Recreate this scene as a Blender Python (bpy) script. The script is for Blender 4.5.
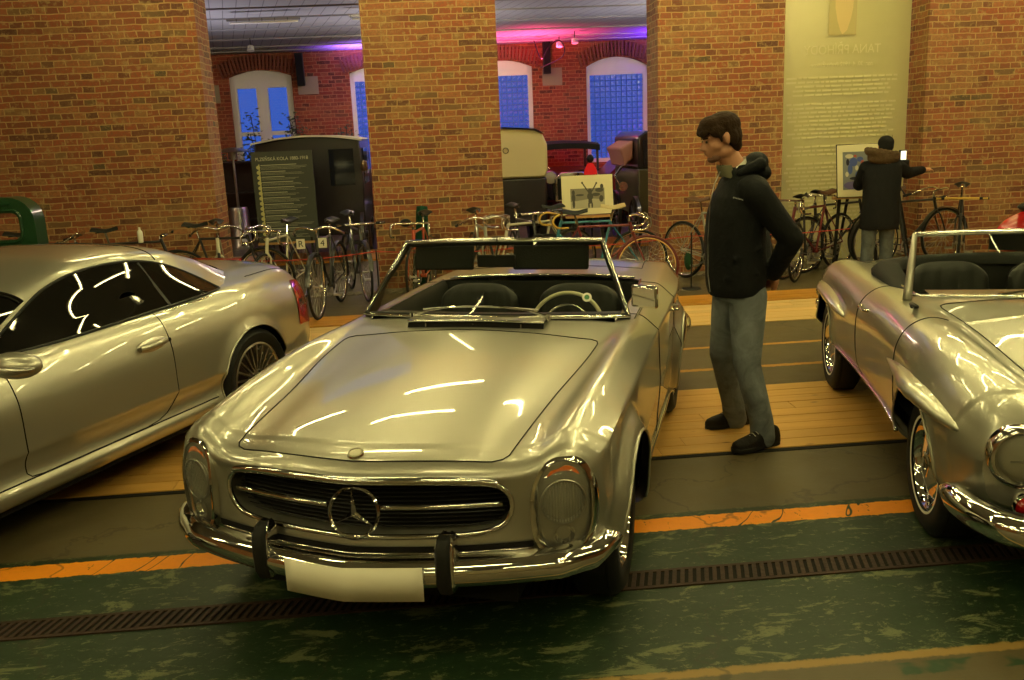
import bpy, bmesh, math, random
import numpy as np
from mathutils import Vector, Matrix, Euler
random.seed(7)
for o in list(bpy.data.objects): bpy.data.objects.remove(o)
S = bpy.context.scene
COL = S.collection
# ---------------------------------------------------------------- camera, world, exposure
cam_d = bpy.data.cameras.new('camera'); cam = bpy.data.objects.new('camera', cam_d); COL.objects.link(cam); S.camera = cam
FPX, PITCH, ROLL, YAW, EYE = 911.68, .2255, -.0440, .0737, 1.834
cam_d.sensor_width = 36.0; cam_d.lens = 36.0*FPX/1024; cam_d.clip_start = .05; cam_d.clip_end = 200
_F = Vector((math.sin(YAW)*math.cos(PITCH), math.cos(YAW)*math.cos(PITCH), -math.sin(PITCH)))
_R = Vector((math.cos(YAW), -math.sin(YAW), 0)); _U = _R.cross(_F)
_R2 = _R*math.cos(ROLL)+_U*math.sin(ROLL); _U2 = -_R*math.sin(ROLL)+_U*math.cos(ROLL)
cam.matrix_world = Matrix(((_R2.x,_U2.x,-_F.x,0),(_R2.y,_U2.y,-_F.y,0),(_R2.z,_U2.z,-_F.z,EYE),(0,0,0,1)))
W = bpy.data.worlds.new('dusk_sky'); S.world = W; W.use_nodes = True
W.node_tree.nodes['Background'].inputs[0].default_value = (.035,.10,.46,1); W.node_tree.nodes['Background'].inputs[1].default_value = 1.0
S.view_settings.view_transform = 'Standard'; S.view_settings.look = 'None'; S.view_settings.gamma = 1; S.view_settings.use_curve_mapping = False
S.view_settings.exposure = 0.15
S.cycles.max_bounces = 7; S.cycles.transparent_max_bounces = 12; S.cycles.sample_clamp_indirect = 6; S.cycles.caustics_reflective = False; S.cycles.caustics_refractive = False
LAMP = (1.0,.865,.36)      # warm yellow cast of the hall tubes
TUBE_POWER = 78.0
# ---------------------------------------------------------------- mesh helpers
class MB:
    def __init__(s): s.v=[]; s.f=[]; s.m=[]
    def add(s, vs, fs, mi=0):
        b=len(s.v); s.v += [tuple(map(float,p)) for p in vs]; s.f += [tuple(b+i for i in f) for f in fs]; s.m += [mi]*len(fs); return s
    def box(s, c, d, R=None, mi=0):
        vs=[]
        for x in(-.5,.5):
            for y in(-.5,.5):
                for z in(-.5,.5):
                    p=Vector((x*d[0],y*d[1],z*d[2]))
                    if R is not None: p=R@p
                    vs.append(p+Vector(c))
        return s.add(vs,[(0,1,3,2),(4,6,7,5),(0,4,5,1),(2,3,7,6),(0,2,6,4),(1,5,7,3)],mi)
    def b2(s, a, b, mi=0):
        a=Vector(a); b=Vector(b); return s.box((a+b)/2,[abs(q) for q in (b-a)],mi=mi)
    def bar(s, a, b, w, t, up=(0,0,1), mi=0):
        a=Vector(a); b=Vector(b); d=(b-a); L=d.length; d.normalize(); u=Vector(up); x=u.cross(d)
        if x.length<1e-4: x=Vector((1,0,0)).cross(d)
        x.normalize(); y=d.cross(x); R=Matrix((x,y,d)).transposed(); return s.box((a+b)/2,(w,t,L),R,mi)
    def tube(s, path, r, n=8, closed=False, cap=True, flat=None, mi=0):
        P=[Vector(p) for p in path]; N=len(P); rs=r if hasattr(r,'__len__') else [r]*N
        T=[]
        for i in range(N):
            if closed: t=P[(i+1)%N]-P[i-1]
            else: t=P[min(i+1,N-1)]-P[max(i-1,0)]
            if t.length<1e-9: t=Vector((0,0,1))
            T.append(t.normalized())
        u=Vector((0,0,1)) if abs(T[0].z)<.9 else Vector((0,1,0))
        u=(u-T[0]*u.dot(T[0])).normalized(); vs=[]
        for i in range(N):
            u=u-T[i]*u.dot(T[i])
            u=u.normalized() if u.length>1e-6 else T[i].orthogonal().normalized()
            w=T[i].cross(u)
            for k in range(n):
                a=2*math.pi*k/n; fx=flat or 1
                vs.append(P[i]+u*math.cos(a)*rs[i]*fx+w*math.sin(a)*rs[i])
        fs=[]
        for i in range(N if closed else N-1):
            j=(i+1)%N
            for k in range(n): fs.append((i*n+k,i*n+(k+1)%n,j*n+(k+1)%n,j*n+k))
        if cap and not closed: fs.append(tuple(range(n-1,-1,-1))); fs.append(tuple((N-1)*n+k for k in range(n)))
        return s.add(vs,fs,mi)
    def cyl(s, a, b, r, r2=None, n=16, mi=0): return s.tube([a,b],[r,r if r2 is None else r2],n,mi=mi)
    def lathe(s, prof, c=(0,0,0), axis=(0,0,1), n=32, mi=0, closed=False):
        A=Vector(axis).normalized(); X=A.orthogonal().normalized(); Y=A.cross(X); c=Vector(c); vs=[]
        for r,h in prof:
            for k in range(n):
                a=2*math.pi*k/n; vs.append(c+A*h+(X*math.cos(a)+Y*math.sin(a))*r)
        m=len(prof); fs=[]
        for i in range(m if closed else m-1):
            j=(i+1)%m
            for k in range(n): fs.append((i*n+k,i*n+(k+1)%n,j*n+(k+1)%n,j*n+k))
        return s.add(vs,fs,mi)
    def ball(s, c, r, n=12, R=None, mi=0):
        r=r if hasattr(r,'__len__') else (r,r,r); vs=[]; m=n//2+1
        for i in range(m):
            t=math.pi*i/(m-1)
            for k in range(n):
                a=2*math.pi*k/n; p=Vector((r[0]*math.sin(t)*math.cos(a),r[1]*math.sin(t)*math.sin(a),r[2]*math.cos(t)))
                if R is not None: p=R@p
                vs.append(p+Vector(c))
        fs=[(i*n+k,(i+1)*n+k,(i+1)*n+(k+1)%n,i*n+(k+1)%n) for i in range(m-1) for k in range(n)]
        return s.add(vs,fs,mi)
    def limb(s, a, b, ra, rb, n=12):      # tapered capsule
        s.ball(a,ra,n); s.ball(b,rb,n); return s.cyl(a,b,ra,rb,n)
    def grid(s, G, cu=False, cv=False, mask=None, mi=0):
        a=len(G); b=len(G[0]); vs=[p for row in G for p in row]; fs=[]
        for i in range(a if cu else a-1):
            for j in range(b if cv else b-1):
                if mask is not None and not mask(i,j): continue
                i2=(i+1)%a; j2=(j+1)%b; fs.append((i*b+j,i*b+j2,i2*b+j2,i2*b+j))
        return s.add(vs,fs,mi)
    def prism(s, poly, y0, y1, plane='xz', mi=0):
        f={'xz':lambda p,d:(p[0],d,p[1]),'xy':lambda p,d:(p[0],p[1],d),'yz':lambda p,d:(d,p[0],p[1])}[plane]
        n=len(poly); vs=[f(p,y0) for p in poly]+[f(p,y1) for p in poly]
        return s.add(vs,[tuple(range(n)),tuple(range(2*n-1,n-1,-1))]+[(i,(i+1)%n,n+(i+1)%n,n+i) for i in range(n)],mi)
    def build(s, name, mat, parent=None, smooth=35, bevel=0, recalc=True, merge=1e-5, mods=()):
        me=bpy.data.meshes.new(name); me.from_pydata(s.v,[],s.f)
        mats=mat if isinstance(mat,(list,tuple)) else [mat]
        for q in mats: me.materials.append(q)
        if len(mats)>1: me.polygons.foreach_set('material_index',s.m)
        bm=bmesh.new(); bm.from_mesh(me)
        if merge: bmesh.ops.remove_doubles(bm,verts=bm.verts,dist=merge)
        loose=[v for v in bm.verts if not v.link_faces]
        if loose: bmesh.ops.delete(bm,geom=loose,context='VERTS')
        if recalc: bmesh.ops.recalc_face_normals(bm,faces=bm.faces)
        bm.to_mesh(me); bm.free()
        if smooth:
            me.polygons.foreach_set('use_smooth',[True]*len(me.polygons))
            if smooth<180: me.set_sharp_from_angle(angle=math.radians(smooth))
        o=bpy.data.objects.new(name,me); COL.objects.link(o)
        if parent is not None: o.parent=parent
        if bevel:
            b=o.modifiers.new('bevel','BEVEL'); b.width=bevel; b.segments=2; b.limit_method='ANGLE'; b.angle_limit=math.radians(40)
        return o
def remesh(o, voxel=.01, smooth=6, fac=.5):
    r=o.modifiers.new('remesh','REMESH'); r.mode='VOXEL'; r.voxel_size=voxel; r.use_smooth_shade=True
    if smooth:
        m=o.modifiers.new('smooth','SMOOTH'); m.factor=fac; m.iterations=smooth
    return o
def empty(name, loc=(0,0,0), rz=0):
    o=bpy.data.objects.new(name,None); COL.objects.link(o); o.location=loc; o.rotation_euler=(0,0,rz); o.empty_display_size=.2; return o
def tag(o, label=None, cat=None, group=None, kind=None):
    if label: o['label']=label
    if cat: o['category']=cat
    if group: o['group']=group
    if kind: o['kind']=kind
    return o
def copy_tree(o, parent=None):
    c=o.copy(); COL.objects.link(c)
    if parent is not None: c.parent=parent
    for ch in list(o.children): copy_tree(ch,c)
    return c
def arc(c, r, a0, a1, n, plane='xz', r2=None):
    out=[]
    for i in range(n+1):
        a=math.radians(a0+(a1-a0)*i/n); p=r*math.cos(a); q=(r2 or r)*math.sin(a)
        d={'xz':(p,0,q),'xy':(p,q,0),'yz':(0,p,q)}[plane]; out.append(tuple(c[k]+d[k] for k in range(3)))
    return out
def cr(P, n=6, closed=False):      # Catmull-Rom through points
    P=[Vector(p) for p in P]; N=len(P); out=[]
    for i in range(N if closed else N-1):
        g=lambda k: P[k%N] if closed else P[min(max(k,0),N-1)]
        a,b,c,d=g(i-1),g(i),g(i+1),g(i+2)
        for t in range(n):
            t/=n; out.append(.5*((2*b)+(c-a)*t+(2*a-5*b+4*c-d)*t*t+(3*b-a-3*c+d)*t**3))
    if not closed: out.append(P[-1])
    return out
def txt(s, size, loc, rot, mat, parent=None, name='lettering', align='CENTER', depth=.001, mirror=False, sx=1):
    c=bpy.data.curves.new(name,'FONT'); c.body=s; c.size=size; c.align_x=align; c.extrude=depth; c.materials.append(mat)
    o=bpy.data.objects.new(name,c); COL.objects.link(o); o.location=loc; o.rotation_euler=rot; o.scale=(-sx if mirror else sx,1,1)
    if parent is not None: o.parent=parent
    bpy.context.view_layer.update(); dg=bpy.context.evaluated_depsgraph_get(); me=bpy.data.meshes.new_from_object(o.evaluated_get(dg)); q=bpy.data.objects.new(name,me); COL.objects.link(q)
    q.location=loc; q.rotation_euler=rot; q.scale=o.scale; q.parent=parent; bpy.data.objects.remove(o); q.name=name; return q
# ---------------------------------------------------------------- materials
class NT:
    def __init__(s,name):
        s.mat=bpy.data.materials.new(name); s.mat.use_nodes=True; s.t=s.mat.node_tree; s.t.nodes.clear()
        s.out=s.t.nodes.new('ShaderNodeOutputMaterial')
    def n(s,typ,ins=None,**kw):
        d=s.t.nodes.new('ShaderNode'+typ)
        for k,v in kw.items(): setattr(d,k,v)
        for k,v in (ins or {}).items(): s.put(d.inputs[k],v)
        return d
    def put(s,sock,v):
        if isinstance(v,bpy.types.NodeSocket): s.t.links.new(v,sock)
        elif isinstance(v,bpy.types.Node): s.t.links.new(v.outputs[0],sock)
        else:
            if hasattr(v,'__len__') and len(v)==3 and sock.type=='RGBA': v=(*v,1)
            sock.default_value=v
    def math(s,op,a,b=0.0,c=0.0,clamp=False):
        d=s.n('Math',{0:a,1:b,2:c},operation=op); d.use_clamp=clamp; return d.outputs[0]
    def mix(s,f,a,b,bt='MIX'):
        d=s.n('Mix',data_type='RGBA',blend_type=bt); s.put(d.inputs[0],f); s.put(d.inputs[6],a); s.put(d.inputs[7],b); return d.outputs[2]
    def noise(s,vec,scale,detail=4,rough=.55,dist=0): return s.n('TexNoise',{'Vector':vec,'Scale':scale,'Detail':detail,'Roughness':rough,'Distortion':dist}).outputs[0]
    def ramp(s,f,stops):
        d=s.n('ValToRGB',{0:f}); e=d.color_ramp.elements
        while len(e)<len(stops): e.new(.5)
        for q,(p,c) in zip(e,stops): q.position=p; q.color=(*c,1) if len(c)==3 else c
        return d.outputs[0]
    def step(s,x,a,b): return s.n('MapRange',{0:x,1:a,2:b,3:0.0,4:1.0}).outputs[0]
    def scale(s,vec,sc): return s.n('Mapping',{'Vector':vec,'Scale':sc}).outputs[0]
    def bsdf(s,**k):
        names={'color':'Base Color','rough':'Roughness','metal':'Metallic','coat':'Coat Weight','coatr':'Coat Roughness','alpha':'Alpha','spec':'Specular IOR Level','ior':'IOR','trans':'Transmission Weight','emis':'Emission Color','es':'Emission Strength','normal':'Normal','sheen':'Sheen Weight'}
        return s.n('BsdfPrincipled',{names[a]:b for a,b in k.items()})
    def bump(s,h,st=.3,d=.01): return s.n('Bump',{'Height':h,'Strength':st,'Distance':d}).outputs[0]
    def done(s,sh): s.put(s.out.inputs[0],sh); return s.mat
def simple(name,color,rough=.5,metal=0,noise=0,nscale=20,bump=0,**k):
    if max(color)<.05 and not metal and 'spec' not in k and rough>.3: k['spec']=.22
    t=NT(name); c=color; extra={}
    if noise or bump:
        co=t.n('TexCoord').outputs['Object']; nz=t.noise(co,nscale)
        if noise: c=t.mix(t.math('MULTIPLY',nz,noise*2,clamp=True),color,tuple(q*(1-noise) for q in color))
        if bump: extra['normal']=t.bump(nz,bump,.01)
    return t.done(t.bsdf(color=c,rough=rough,metal=metal,**extra,**k))
def emit(name,color,st):
    t=NT(name); return t.done(t.n('Emission',{0:(*color,1),1:st}))
def glass(name,tint=(1,1,1),ior=1.45,opac=0.0,rough=.0,frost=(.02,.02,.02)):
    t=NT(name); fr=t.n('Fresnel',{0:ior}); tr=t.n('BsdfTransparent',{0:(*tint,1)}); gl=t.n('BsdfGlossy',{'Roughness':rough})
    m=t.n('MixShader',{0:fr,1:tr,2:gl})
    if opac:
        df=t.n('BsdfDiffuse',{0:(*frost,1)}); m=t.n('MixShader',{0:opac,1:m,2:df})
        m=t.n('MixShader',{0:fr,1:m,2:gl})
    return t.done(m)
def paint(name,color,metal=.8,rough=.37):
    t=NT(name); co=t.n('TexCoord').outputs['Object']; nz=t.noise(co,900,1)
    c=t.mix(nz,tuple(q*.93 for q in color),tuple(min(1,q*1.07) for q in color))
    return t.done(t.bsdf(color=c,rough=rough,metal=metal,coat=1.0,coatr=.03))
def brick_mat(name,bw=.275,rh=.0725,tone=(1,1,1),dark=0):
    t=NT(name); g=t.n('NewGeometry').outputs['Position']; s=t.n('SeparateXYZ',{0:g})
    x,y,z=s.outputs; h=t.math('ADD',x,y)
    wob=t.noise(g,11,3); h2=t.math('ADD',h,t.math('MULTIPLY',t.math('SUBTRACT',wob,.5),.040)); wob2=t.noise(g,5,2)
    z2=t.math('ADD',z,t.math('MULTIPLY',t.math('SUBTRACT',wob2,.5),.030))
    v=t.n('CombineXYZ',{0:h2,1:z2,2:0.0}).outputs[0]
    br=t.n('TexBrick',{'Vector':v,'Color1':(0,0,0,1),'Color2':(1,1,1,1),'Mortar':(.5,.5,.5,1),'Scale':1.0,'Mortar Size':.0075,'Mortar Smooth':.5,'Bias':0.0,'Brick Width':bw,'Row Height':rh},offset=.5,offset_frequency=2,squash=.5,squash_frequency=2)
    # a second brick-sized cell noise gives each brick its own firing colour
    rnd=br.outputs['Color']
    col=t.ramp(rnd,[(0,(.08,.025,.012)),(.2,(.19,.045,.018)),(.42,(.31,.075,.026)),(.6,(.23,.052,.020)),(.78,(.34,.115,.040)),(.92,(.27,.13,.045)),(1,(.06,.045,.02))])
    big=t.noise(g,1.3,3); col=t.mix(t.step(big,.52,.85),col,(.33,.18,.07))
    sm=t.noise(g,34,5,.7); col=t.mix(t.math('MULTIPLY',t.step(sm,.42,.66),.75),col,(.17,.08,.035))
    fine=t.noise(g,14,5,.65); col=t.mix(t.math('MULTIPLY',t.step(fine,.54,.66),.7),col,(.36,.24,.10))
    mor=t.mix(t.noise(g,6,3),(.47,.31,.13),(.30,.18,.07))
    col=t.mix(br.outputs['Fac'],col,mor)
    if dark: col=t.mix(dark,col,(.02,.01,.01))
    col=t.mix(1.0,col,tone,'MULTIPLY')
    hgt=t.math('ADD',t.math('MULTIPLY',br.outputs['Fac'],-1.0),t.math('MULTIPLY',sm,.5))
    return t.done(t.bsdf(color=col,rough=.85,normal=t.bump(hgt,.6,.008)))
def floor_mat():
    t=NT('painted_concrete_floor'); g=t.n('NewGeometry').outputs['Position']; x,y,z=t.n('SeparateXYZ',{0:g}).outputs
    nz=t.noise(g,6,5,.6); nb=t.noise(g,1.1,4); fine=t.noise(g,60,4,.7)
    conc=t.mix(nz,(.068,.052,.022),(.135,.105,.046)); conc=t.mix(t.step(nb,.35,.7),conc,(.070,.054,.024)); conc=t.mix(t.math('MULTIPLY',fine,.35),conc,(.06,.05,.03))
    wob=t.math('MULTIPLY',t.math('SUBTRACT',t.noise(g,30,4,.7),.5),.035); yy=t.math('ADD',y,wob)
    yp=t.math('ADD',y,t.math('MULTIPLY',t.math('SUBTRACT',t.noise(g,14,5,.7),.5),.05))
    # green paint, worn through in streaks along the aisle
    st=t.scale(g,(1.2,2.8,1)); wear=t.noise(st,3.4,10,.74,.5); w2=t.noise(t.scale(g,(1,1.7,1)),19,9,.78,.4)
    worn=t.math('MAXIMUM',t.step(wear,.555,.60),t.math('MULTIPLY',t.step(w2,.572,.61),.85))
    gr=t.mix(t.noise(g,18,5,.7),(.004,.013,.005),(.012,.034,.011)); gr=t.mix(worn,gr,t.mix(fine,(.055,.075,.03),(.16,.165,.08)))
    gm=t.math('MULTIPLY',t.step(yy,2.735,2.745),t.math('SUBTRACT',1.0,t.step(yy,4.03,4.045)))
    col=t.mix(gm,conc,gr)
    orr=t.mix(t.noise(g,25,4,.7),(.95,.32,.01),(.75,.24,.012)); chips=t.step(t.noise(t.scale(g,(3,1,1)),9,5,.75),.635,.655)
    sn=t.noise(t.n('CombineXYZ',{0:t.math('ADD',x,t.math('MULTIPLY',y,-.5)),1:t.math('MULTIPLY',y,.3),2:0.0}).outputs[0],3.1,3); seam=t.math('MULTIPLY',t.step(sn,.596,.600),t.math('SUBTRACT',1.0,t.step(sn,.608,.612)))
    om=t.math('MULTIPLY',t.step(yp,3.848,3.852),t.math('SUBTRACT',1.0,t.step(yp,3.985,3.991)))
    om=t.math('MULTIPLY',om,t.math('SUBTRACT',1.0,t.math('MAXIMUM',chips,seam)))
    col=t.mix(om,col,orr)
    o2=t.math('MULTIPLY',t.step(yy,2.70,2.71),t.math('SUBTRACT',1.0,t.step(yy,2.745,2.755))); col=t.mix(t.math('MULTIPLY',o2,.7),col,(.33,.2,.05))
    # dark green dashes on the near concrete
    o4=t.math('MULTIPLY',t.step(yy,2.61,2.62),t.math('SUBTRACT',1.0,t.step(yy,2.68,2.69))); o4=t.math('MULTIPLY',o4,t.step(t.noise(g,3.2,3),.48,.53)); col=t.mix(o4,col,(.015,.045,.018))
    for a,b in ((6.54,6.60),(7.22,7.28)):
        m=t.math('MULTIPLY',t.step(yp,a,a+.006),t.math('SUBTRACT',1.0,t.step(yp,b,b+.006))); m=t.math('MULTIPLY',m,t.math('SUBTRACT',1.0,chips)); col=t.mix(t.math('MULTIPLY',m,.85),col,(.50,.24,.03))
    # hairline cracks
    vo=t.n('TexVoronoi',{'Vector':t.n('Vector' 'Math',{0:g,1:t.n('CombineXYZ',{0:t.noise(g,1.5,4),1:t.noise(g,2.5,4),2:0.0}).outputs[0]},operation='ADD').outputs[0],'Scale':.55},feature='DISTANCE_TO_EDGE'); ck=t.math('SUBTRACT',1.0,t.step(vo.outputs[0],.002,.006))
    col=t.mix(t.math('MULTIPLY',ck,.5),col,(.02,.018,.01))
    ro=t.math('ADD',.42,t.math('MULTIPLY',nz,.25))
    return t.done(t.bsdf(color=col,rough=ro,spec=.35,normal=t.bump(t.math('ADD',fine,worn),.15,.004)))
def wood_mat(name,c1,c2,rough=.4,axis=0,scale=1,pw=0):
    t=NT(name); g=t.n('NewGeometry').outputs['Position']; ob=t.n('ObjectInfo').outputs['Random']
    sc=[14,14,14]; sc[axis]=1.2; v=t.scale(g,tuple(q*scale for q in sc)); nz=t.noise(v,1.0,6,.6,1.0)
    rnd=t.n('NewGeometry').outputs['Random Per Island']
    col=t.mix(t.step(nz,.3,.75),c1,c2); col=t.mix(t.math('MULTIPLY',rnd,.45),col,tuple(q*.62 for q in c1))
    kn=t.n('TexVoronoi',{'Vector':t.scale(g,(1.3,3,1)),'Scale':1.6}); col=t.mix(t.math('MULTIPLY',t.math('SUBTRACT',1.0,t.step(kn.outputs[0],.02,.07)),.75),col,(.09,.035,.01))
    return t.done(t.bsdf(color=col,rough=rough,spec=.4,normal=t.bump(nz,.08,.003)))
M={}
M['floor']=floor_mat()
M['brick']=brick_mat('yellow_lit_old_brick')
M['brick_back']=brick_mat('red_brick_of_far_wall',tone=(1.0,.62,.62))
M['plank']=wood_mat('pine_planks',(.74,.42,.11),(.55,.28,.055))
M['plank_pale']=wood_mat('pale_pine_planks',(.82,.55,.22),(.68,.42,.14))
M['plank_orange']=wood_mat('varnished_orange_planks',(.66,.30,.035),(.46,.19,.02),.3)
M['iron']=simple('rusty_iron',(.05,.022,.012),.7,.3,.6,40,.3)
M['gapdark']=simple('dark_gap',(.008,.007,.006),.9)
M['silver']=paint('silver_car_paint',(.45,.435,.36))
M['silver_c']=paint('silver_car_paint_smooth',(.45,.44,.36),.8,.35)
M['silver_a']=paint('silver_coupe_paint',(.45,.44,.37),.8,.36)
M['chrome']=simple('chrome',(.78,.77,.74),.06,1)
M['satin']=simple('satin_metal',(.55,.54,.5),.3,1)
M['rubber']=simple('black_rubber',(.012,.012,.011),.62,0,.3,60)
M['black']=simple('black_plastic',(.012,.012,.012),.4)
M['blackmat']=simple('black_matte',(.010,.010,.010),.9)
M['reflect']=simple('lamp_reflector',(.85,.84,.78),.28,.45)
M['leather']=simple('black_leather',(.014,.015,.013),.42,0,.2,50,.15)
M['canvas']=simple('black_canvas_hood',(.014,.015,.013),.85,0,.3,120,.2)
M['glass']=glass('clear_glass',(.90,.93,.88),1.22)
M['lens']=glass('headlamp_glass',(.97,.97,.92),1.35,opac=.10,frost=(.75,.74,.66))
M['tint']=simple('dark_tinted_glass',(.004,.004,.004),.02,0,coat=.5)
M['ivory']=simple('ivory_plastic',(.55,.53,.36),.3)
M['white']=simple('white_enamel',(.78,.76,.66),.4)
M['plate']=simple('blank_plate_white',(.80,.76,.62),.45)
M['red_lens']=simple('red_lens',(.30,.006,.005),.12,0,coat=1.0)
M['amber']=simple('amber_lens',(.55,.13,.02),.15,0,coat=1.0)
# ---------------------------------------------------------------- the hall
X0,X1,YB,YP,YW,HC,HB=-11.0,13.0,-6.5,11.2,19.0,5.0,3.52
def struct(o): o['kind']='structure'; return o
struct(MB().add([(X0,YB,0),(X1,YB,0),(X1,YW,0),(X0,YW,0)],[(0,1,2,3)]).add([(X0,YB,-.2),(X1,YB,-.2),(X1,YW,-.2),(X0,YW,-.2)],[(0,1,2,3)]).build('floor',M['floor'],recalc=False))
M['plaster']=simple('ochre_plaster',(.22,.18,.10),.9,0,.25,3)
M['ceil']=simple('dim_cream_ceiling',(.13,.115,.08),.9,0,.2,2)
struct(MB().b2((X0-.2,YB-.2,0),(X0,YW+.2,HC)).build('wall_left',M['brick'],smooth=0))
struct(MB().b2((X1,YB-.2,0),(X1+.2,YW+.2,HC)).build('wall_right',M['brick'],smooth=0))
struct(MB().b2((X0,YB-.2,0),(X1,YB,HC)).build('wall_back',M['plaster'],smooth=0))
struct(MB().b2((X0,YB,HC),(X1,YP+.3,HC+.15)).build('ceiling',M['ceil'],smooth=0))
# brick arcade: four piers, brick above the openings
PD=11.78
piers=[(X0,-2.63,'wide brick pier at the far left behind the silver coupe and green truck window'),(-.77,.80,'brick pier in the middle, straight behind the open silver convertible'),
       (2.725,4.28,'brick pier behind the standing man in the black jacket'),(6.08,X1,'wide brick pier at the right edge behind the cameraman')]
for a,b,l in piers:
    m=MB().b2((a,YP,0),(b,PD,HC)); tag(m.build('brick_pier',M['brick'],smooth=0),l,'pillar','brick piers of the arcade')
for k,(a,b) in enumerate(((-2.63,-.77),(.80,2.725),(4.28,6.08))):
    struct(MB().b2((a,YP,4.2),(b,PD,HC)).build('trim_%d'%(k+1),M['brick'],smooth=0))
# ------------ back hall: boarded ceiling, beams, far wall with arched windows
def board_mat():
    t=NT('grey_boarded_ceiling'); g=t.n('NewGeometry').outputs['Position']; x,y,z=t.n('SeparateXYZ',{0:g}).outputs
    f=t.math('FRACT',t.math('MULTIPLY',t.math('ADD',x,t.math('MULTIPLY',y,.22)),6.0)); gp=t.step(f,.04,.10)
    col=t.mix(gp,(.10,.10,.11),(.36,.36,.38)); col=t.mix(t.math('MULTIPLY',t.noise(g,2,3),.4),col,(.25,.24,.22))
    return t.done(t.bsdf(color=col,rough=.7))
M['boards']=board_mat()
M['beam']=simple('grey_painted_beam',(.30,.30,.31),.6)
struct(MB().b2((X0,PD,HB),(X1,YW,HB+.15)).build('ceiling',M['boards'],smooth=0))
for k,y in enumerate((12.6,13.6,14.9,16.3,17.6,18.4)):
    struct(MB().b2((X0,y-.03,HB-.022),(X1,y+.03,HB)).build('trim_%d'%(k+4),M['beam'],smooth=0))
wins=[(-3.96,-2.735,3.08,3.21,1.25,'sash'),(-1.60,-.35,3.08,3.21,1.12,'block'),(.80,2.05,3.08,3.22,1.12,'block'),(3.145,4.418,3.02,3.21,1.12,'block'),(-6.4,-5.15,3.08,3.21,1.2,'block'),(5.6,6.85,3.05,3.2,1.12,'block'),(8.0,9.25,3.05,3.2,1.12,'block')]
def archtop(x0,x1,zs,zt,n=10):      # segmental arch from (x0,zs) over zt to (x1,zs)
    return [(x0+(x1-x0)*i/n, zs+(zt-zs)*(1-(2*i/n-1)**2)) for i in range(n+1)]
# wall as strips around window openings
m=MB(); xs=sorted(wins); cur=X0
for (a,b,zs,zt,zb,_) in xs:
    m.b2((cur,YW,0),(a,YW+.45,HB+.2)); m.b2((a,YW,0),(b,YW+.45,zb))
    top=archtop(a,b,zs,zt); m.prism(top+[(b,HB+.2),(a,HB+.2)],YW,YW+.45); cur=b
m.b2((cur,YW,0),(X1,YW+.45,HB+.2)); struct(m.build('wall_far',M['brick_back'],smooth=0))
M['arch_brick']=simple('dark_arch_bricks',(.26,.075,.045),.85,0,.5,30)
m=MB()
for (a,b,zs,zt,zb,_) in wins:      # soldier course over each window
    t=archtop(a-.12,b+.12,zs-.02,zt+.02,22)
    for i in range(22):
        p=Vector((t[i][0]*.5+t[i+1][0]*.5,0,t[i][1]*.5+t[i+1][1]*.5)); cx=(a+b)/2; d=Vector(((p.x-cx)*.42,0,1)).normalized()
        m.bar((p.x,YW-.01,p.z),(p.x+d.x*.27,YW-.01,p.z+d.z*.27),.045,.05,up=(0,1,0))
struct(m.build('trim_10',M['arch_brick'],smooth=0))
M['winframe']=simple('cream_window_frame',(.75,.73,.68),.5)
def block_mat():
    t=NT('blue_glass_blocks'); g=t.n('NewGeometry').outputs['Position']
    nz=t.noise(g,16,2); lw=t.n('Fresnel',{0:1.5}); gl=t.n('BsdfGlossy',{'Roughness':.2}); tr=t.n('BsdfTransparent',{0:t.mix(nz,(.55,.62,.9),(1,1,1))})
    return t.done(t.n('MixShader',{0:t.math('ADD',lw.outputs[0],.16),1:tr,2:gl}))
M['block']=block_mat()
M['pane']=glass('dusk_window_pane',(1,1,1),1.6)
M['grout']=simple('block_grout',(.10,.16,.42),.6)
for k,(a,b,zs,zt,zb,kind) in enumerate(wins):
    fr=MB(); fw=.085; y0,y1=YW+.10,YW+.18
    fr.b2((a,y0,zb),(a+fw,y1,zs)); fr.b2((b-fw,y0,zb),(b,y1,zs)); fr.b2((a,y0,zb),(b,y1,zb+.08))
    fr.prism(archtop(a,b,zs-.001,zt)+[(b,zs-.16),(a,zs-.16)],y0,y1)
    zt2=zs-.16
    if kind=='sash':
        c=(a+b)/2; fr.b2((c-.07,y0-.02,zb),(c+.07,y1,zt2)); fr.b2((a+fw,y0-.01,zt2-.05),(b-fw,y1,zt2)); fr.b2((a+fw,y0-.01,1.95),(b-fw,y1,2.03))
        for s0,s1 in ((a+fw,c-.07),(c+.07,b-fw)):
            fr.b2((s0,y0-.015,zb),(s0+.04,y1,zt2)); fr.b2((s1-.04,y0-.015,zb),(s1,y1,zt2))
    o=fr.build('window_%d'%(k+1),M['winframe'],smooth=0); struct(o)
    p=MB()
    if kind=='sash': p.b2((a+fw,y0+.03,zb),(b-fw,y0+.04,zt2)); p.build('pane',M['pane'],o,smooth=0)
    else:
        nx=10; s=(b-a-2*fw)/nx; nz=int((zt2-zb-.08)/s); dz=(zt2-zb-.08)/nz; gq=MB()
        for i in range(nx):
            for j in range(nz):
                x=a+fw+i*s; z=zb+.08+j*dz; q=.008
                p.add([(x+q,y0+.05,z+q),(x+s-q,y0+.05,z+q),(x+s-q,y0+.05,z+dz-q),(x+q,y0+.05,z+dz-q),(x+.5*s,y0+.028,z+.5*dz)],[(0,1,4),(1,2,4),(2,3,4),(3,0,4)])
        for i in range(1,nx): gq.b2((a+fw+i*s-.005,y0+.03,zb),(a+fw+i*s+.005,y0+.06,zt2))
        for j in range(1,nz): gq.b2((a+fw,y0+.03,zb+.08+j*dz-.006),(b-fw,y0+.06,zb+.08+j*dz+.006))
        p.build('pane',M['block'],o,smooth=0,merge=0); gq.build('grout',M['grout'],o,smooth=0)
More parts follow.
